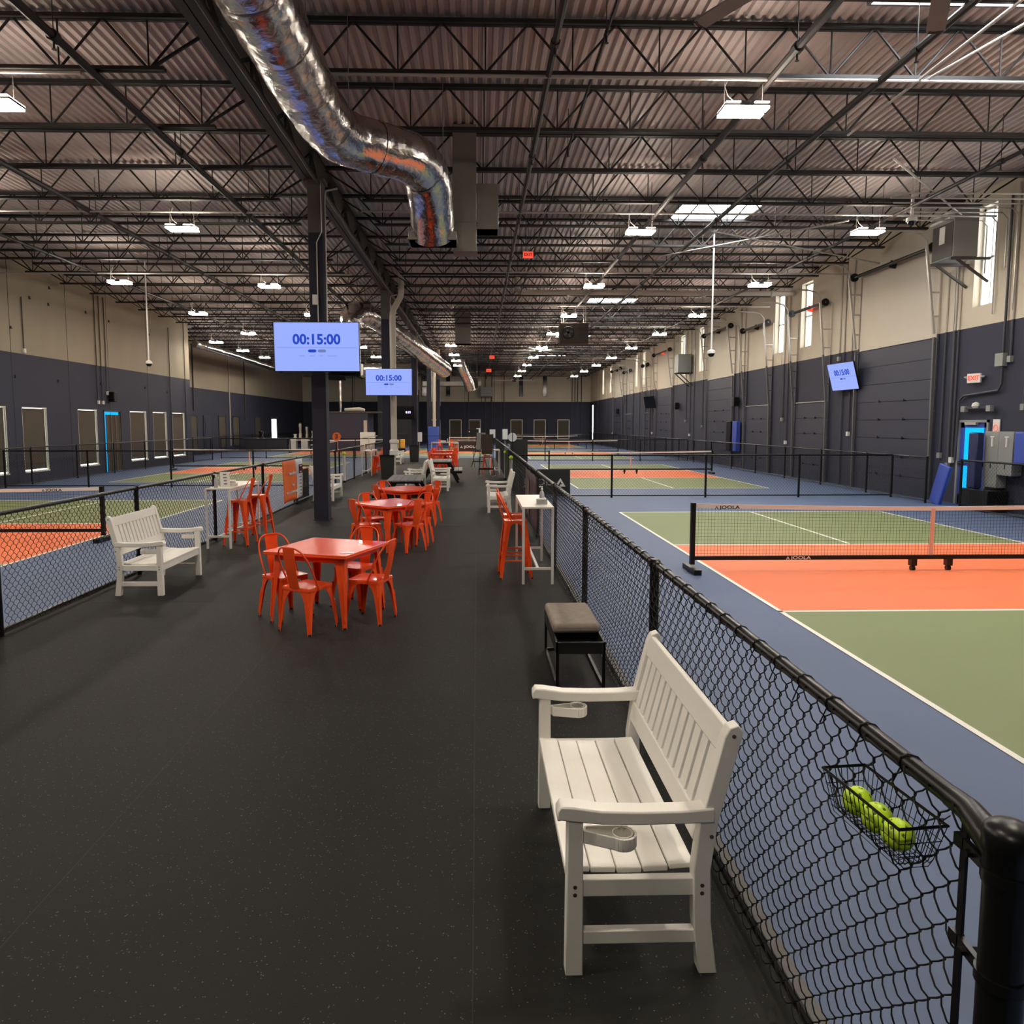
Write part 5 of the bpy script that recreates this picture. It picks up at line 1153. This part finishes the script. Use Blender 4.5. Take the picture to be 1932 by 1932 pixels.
# screens
def screen(label, loc, rz, w=1.64, h=.93, tilt=0.0, on=True, roll=0.0):
    t = thing('wall_screen', label, 'screen', loc); t.rotation_euler = (tilt, roll, rz)
    g = MB(); g.bx((-w / 2 - .015, 0, -h / 2 - .018), (w / 2 + .015, .05, h / 2 + .015)); part('bezel', g, 'black', t, .005)
    g = MB(); g.bx((-w / 2, -.006, -h / 2), (w / 2, .0, h / 2)); part('display', g, 'screen' if on else 'screen_off', t)
    g = MB(); g.bx((-.2, .05, -.2), (.2, .10, .2)); g.bx((-.04, .1, -.04), (.04, .42, .04)); part('mount_arm', g, 'black', t)
    if on:
        text('00:15:00', h * .29, 'screen_ink', 'timer_digits', t, (0, -.008, h * .145), (PI / 2, 0, 0), depth=.001, bold=.009 * h, xs=1.0)
        g = MB(); g.bx((-w * .47, -.009, -.005 - h * .015), (w * .47, -.006, .002 - h * .015)); part('divider_line', g, 'screen_grey', t)
        for x, mt in ((-.055, 'screen_ink'), (.06, 'screen_grey')):
            g = MB(); q = .032 * w; r_ = .03 * h
            pts = [(x * w + q * sx + r_ * math.cos(a), -.085 * h + r_ * math.sin(a)) for sx, a0 in ((1, -PI / 2), (-1, PI / 2)) for a in [a0 + PI * k / 6 for k in range(7)]]
            g.prism(pts, 'y', -.009, -.006); part('button', g, mt, t)
        for x, ww in ((-.18, .07), (-.06, .06), (.05, .04), (.18, .1)): g = MB(); g.box((x * w, -.008, -.19 * h), (ww * w, .002, .007)); part('small_print', g, 'screen_grey', t)
    return t
screen('nearest blue timer screen on the first column, reading 00:15:00', (-3.12, 14.4, 3.52), 0, tilt=0.05)
screen('second smaller-looking blue timer screen, on the second column', (-3.16, 26.3, 3.52), 0, tilt=.03)
screen('tilted blue timer screen on the right wall', (11.90, 23.5, 3.56), -PI / 2 + .06, tilt=.27, w=1.5, h=.88)
screen('dark back-to-back screen edge behind the nearest timer', (-3.36, 16.0, 3.55), PI, on=False)
screen('dark tilted screen low behind the nearest column', (-4.9, 24.5, 3.75), .6, on=False, w=1.0, h=.55, tilt=-.5)
screen('dark screen on the far left wall with a pale mark', (-18.0, 42.3, 3.45), PI / 2 + .9 - PI / 2 + .2, on=False, w=1.3, h=.9, tilt=.25)
screen('dark wall screen on the right wall past the fourth dock door', (11.8, 49.6, 3.5), -PI / 2 + .3, on=False, w=1.3, h=.8, tilt=.2)
t = screen('dark screen with purple digits beyond the second column', (-3.95, 39.0, 2.62), 0, on=False, w=1.2, h=.68)
text('8:15', .16, 'purple_led', 'clock_digits', t, (.28, -.01, .02), (PI / 2, 0, 0), bold=.006)

# ------------------------------------------------------------------ far end furniture
t = thing('blue_column_pad', 'royal blue pad wrapped round the foot of the fourth column', 'pad', (-3.05, 51.3, 0)); g = MB(); g.bx((-.38, -.35, .0), (.38, .35, 1.85)); part('pad', g, 'blue_pad', t, .03)
g = MB(); g.box((0, -.36, 1.2), (.77, .01, .03)); g.box((0, -.36, .6), (.77, .01, .03)); part('strap', g, 'navy', t)
t = thing('service_counter', 'white shelved service counter at the far end', 'counter', (-.6, 54.5, 0))
g = MB(); g.bx((-1.5, 0, .98), (1.4, .7, 1.03)); part('worktop', g, 'offwhite', t)
for x in (-1.5, -.05, 1.35): g = MB(); g.bx((x, .02, 0), (x + .05, .68, .98)); part('side_panel', g, 'offwhite', t)
for z in (.55, .8): g = MB(); g.bx((-1.45, .02, z), (1.35, .66, z + .03)); part('shelf', g, 'offwhite', t)
g = MB(); g.bx((-1.45, .66, 0), (1.35, .68, .98)); part('back_panel', g, 'white_metal', t)
t = thing('desktop_monitor', 'black monitor seen from behind on the far counter', 'monitor', (-.35, 54.8, 1.03)); g = MB(); g.bx((-.48, 0, .08), (.48, .04, .62)); part('case', g, 'black', t, .01); g = MB(); g.cyl((-.22, -.004, .42), (-.22, .0, .42), .045, 14); part('round_badge', g, 'white_metal', t); g = MB(); g.bx((-.1, 0, 0), (.1, .12, .01)); g.bx((-.05, .05, 0), (.05, .07, .1)); part('stand', g, 'black', t)
for k, (x, y, z0, w, h, mt, lab, cat) in enumerate([
    (-4.15, 52.6, .75, .36, .68, 'paleblue', 'pale blue card on a thin stand beside the third column', 'sign'), (1.15, 54, 1.0, .42, .62, 'paleblue', 'pale blue panel standing right of the black monitor', 'sign'), (2.05, 53, .9, .38, .75, 'paleblue', 'pale panel standing left of the far windows', 'sign'), (.1, 55.6, 1.2, .3, .5, 'white_f', 'narrow white sheet just right of the black monitor', 'sign')]):
    t = thing('display_board', lab, cat, (x, y, 0)); g = MB(); g.bx((-w / 2, -.015, z0), (w / 2, .015, z0 + h)); part('board', g, mt, t); g = MB(); g.beam((0, .02, 0), (0, .02, z0 + .1), .03); g.bx((-.2, -.15, 0), (.2, .15, .02)); part('stand', g, 'grey_cab', t)
g = MB(); g.bx((-5.75, 53.2, .25), (-5.3, 53.6, .9)); t = tag(part('storage_box', g, 'yellow', bevel=.03), 'yellow upright box beside the downpipe', 'box')
g = MB(); g.bx((-5.75, 53.1, 0), (-5.25, 53.7, .25)); tag(part('storage_crate', g, 'black', bevel=.02), 'low black crate under the yellow box', 'crate')
# office box, upstairs of cream pipes
t = thing('office_cabin', 'dark navy flat-topped cabin standing among the far left courts', 'cabin', (-10.1, 54.5, 0)); g = MB(); g.bx((-2.0, 0, .0), (1.95, 3.0, 2.85)); part('body', g, 'navy', t); g = MB(); g.bx((-2.1, -.1, 2.85), (3.2, 3.1, 2.95)); part('roof_slab', g, 'steel', t); g = MB(); g.bx((1.65, -.06, 0), (1.9, .0, 2.3)); part('corner_post', g, 'pipe', t)
g = MB(); g.tube([(-9.9, 54.8, 3.08), (-8.8, 54.8, 3.12), (-8.4, 54.8, 3.05)], [.12, .16, .1], 10); tag(part('cloth_roll', g, 'pipe'), 'cream roll lying on top of the dark cabin', 'roll')
g = MB(); g.tube([(-10.2, 54.7, 2.95), (-10.2, 54.7, 6.4)], .1, 8); tag(part('vent_pipe', g, 'foil'), 'foil vent pipe rising from the dark cabin roof', 'pipe')
g = MB(); g.bx((-9.5, 70, 0), (-5.6, 71, 5.3)); tag(part('store_block', g, 'navy_dark'), 'dark block of a room behind the cabin at the far left', 'room block')
t = thing('white_cupboard', 'white cupboard behind the left fence posts near the cabin', 'cupboard', (-7.6, 50.5, 0)); g = MB(); g.bx((-.5, 0, 0), (.5, .5, 1.45)); part('body', g, 'offwhite', t, .01); 
for sx in (-1, 1): g = MB(); g.bx((sx * .25 - .23, -.02, .05), (sx * .25 + .23, 0, 1.4)); part('door', g, 'white_metal', t)
# lounge counter in the far left corner
t = thing('kitchen_counter', 'long dark counter with drawers in the far left corner', 'counter', (-15.6, 56, 0))
g = MB(); g.bx((-2.2, 0, .9), (3.2, .7, .95)); part('worktop', g, 'grey_plank', t); g = MB(); g.bx((-2.1, .05, 0), (1.0, .65, .9)); part('cabinet', g, 'navy_dark', t)
for x in (1.2, 2.1): g = MB(); g.bx((x, .05, 0), (x + .5, .6, .88)); part('white_unit', g, 'offwhite', t)
for k, (x, z, w, h, mt, nm, lab) in enumerate([(-16.6, .95, .35, .5, 'black', 'coffee_machine', 'black coffee machine at the left of the far counter'), (-14.0, .95, .25, .3, 'offwhite', 'canister', 'white canister on the far counter, left of the tall dispenser'), (-13.6, .95, .22, 1.1, 'pipe', 'cup_dispenser', 'tall beige dispenser on the far counter'), (-13.1, .95, .2, .85, 'pipe', 'cup_dispenser', 'shorter beige dispenser on the far counter'), (-12.6, .95, .3, .55, 'offwhite', 'blender', 'white appliance at the right of the far counter')]):
    t = thing(nm, lab, 'appliance', (x, 56.3, z)); g = MB(); g.lathe([(w * .5, 0), (w * .5, h * .3), (w * .35, h * .34), (w * .42, h * .7), (w * .5, h * .75), (w * .5, h)], n=12); part('body', g, mt, t); g = MB(); g.lathe([(w * .3, h), (w * .2, h * 1.08)], n=10); part('lid', g, 'black', t)
nw += 1; m = MB(); m.bx((-16.35, 72.0, .9), (-15.2, 72.06, 2.6)); 
fr = thing('sliding_glass_door', 'bright daylit glass panel behind the far left counter', 'window', (-15.95, 57.6, 0)); g = MB(); g.bx((-.2, 0, .55), (.2, .03, 2.4)); part('pane', g, 'win_lens', fr); g = MB()
for x in (-.22, .22): g.bx((x - .03, -.02, 0), (x + .03, .05, 2.6))
g.bx((-.28, -.02, 2.4), (.28, .05, 2.47)); g.bx((-.28, -.02, .5), (.28, .05, .56)); part('frame', g, 'navy_dark', fr)
# scoreboards / benches rails on the left fence beyond the column
for i, (x, y) in enumerate([(-4.75, 22.6), (-4.9, 33.0)]):
    t = thing('paddle_rack', 'pale T-shaped paddle rack at the left fence, %s one' % ('nearer' if i == 0 else 'farther'), 'rack', (x, y, 0)); g = MB(); g.beam((0, 0, 0), (0, 0, 1.4), .03); g.bx((-.15, -.15, 0), (.15, .15, .02)); part('pole', g, 'pipe', t); g = MB(); g.beam((-.32, -.3, 1.38), (.32, .5, 1.48), .04, .03); part('cross_bar', g, 'pipe', t)

# tall folding chairs on the right
def tall_chair(label, x, y, rz, mt='brown'):
    t = thing('folding_chair', label, 'chair', (x, y, 0), rz, group='tall black folding chairs')
    for sx in (-1, 1):
        g = MB(); g.tube([(sx * .30, .24, 0), (sx * .25, -.16, .74), (sx * .24, -.24, 1.0)], .014, 6); part('leg', g, 'black', t)
        g = MB(); g.tube([(sx * .30, -.26, 0), (sx * .25, .18, .74), (sx * .25, .2, .98)], .014, 6); part('leg', g, 'black', t)
        g = MB(); g.tube([(sx * .25, -.2, .72), (sx * .22, -.3, 1.64)], .014, 6); part('back_post', g, 'black', t)
        g = MB(); g.box((sx * .27, 0, 1.0), (.05, .42, .025)); part('armrest', g, 'black', t, .006)
        for yy in (.24, -.26): g = MB(); g.lathe([(.024, 0), (.024, .03)], (sx * .30, yy, 0), 8); part('foot_cap', g, 'white_metal', t)
    g = MB(); g.beam((-.28, .1, .28), (.28, .1, .28), .02, .04); g.beam((-.28, -.1, .30), (.28, -.1, .30), .02, .03); part('footrest', g, 'black', t)
    g = MB(); g.box((0, 0, .75), (.5, .42, .03)); part('seat', g, 'black', t, .01)
    g = MB(); g.beam((0, -.22, .85), (0, -.3, 1.62), .43, .012, up=(0, 1, 0)); part('back_sling', g, mt, t)
tall_chair('tall black folding chair with a brown mesh back, right of the aisle', .36, 28.0, PI - .15)
tall_chair('second tall folding chair just behind the first, grey backed', .1, 33.6, .3, 'grey_cab')
# dark hedge-like screens on the right fence
g = MB(); g.bx((1.02, 24.4, .1), (1.08, 27.2, 1.15)); tag(part('fence_screen', g, 'sanitiser'), 'dark green privacy screen on the right fence beside the folding chair', 'screen panel')
g = MB(); g.bx((1.15, 25.0, .05), (1.75, 25.08, 1.5)); tag(part('divider_panel', g, 'rubber_black'), 'tall black divider panel behind the round white disc', 'divider')

for o_ in list(bpy.data.objects):
    if o_.type == 'MESH' and o_.parent is None and 'kind' not in o_ and 'category' not in o_: print('UNTAGGED', o_.name)
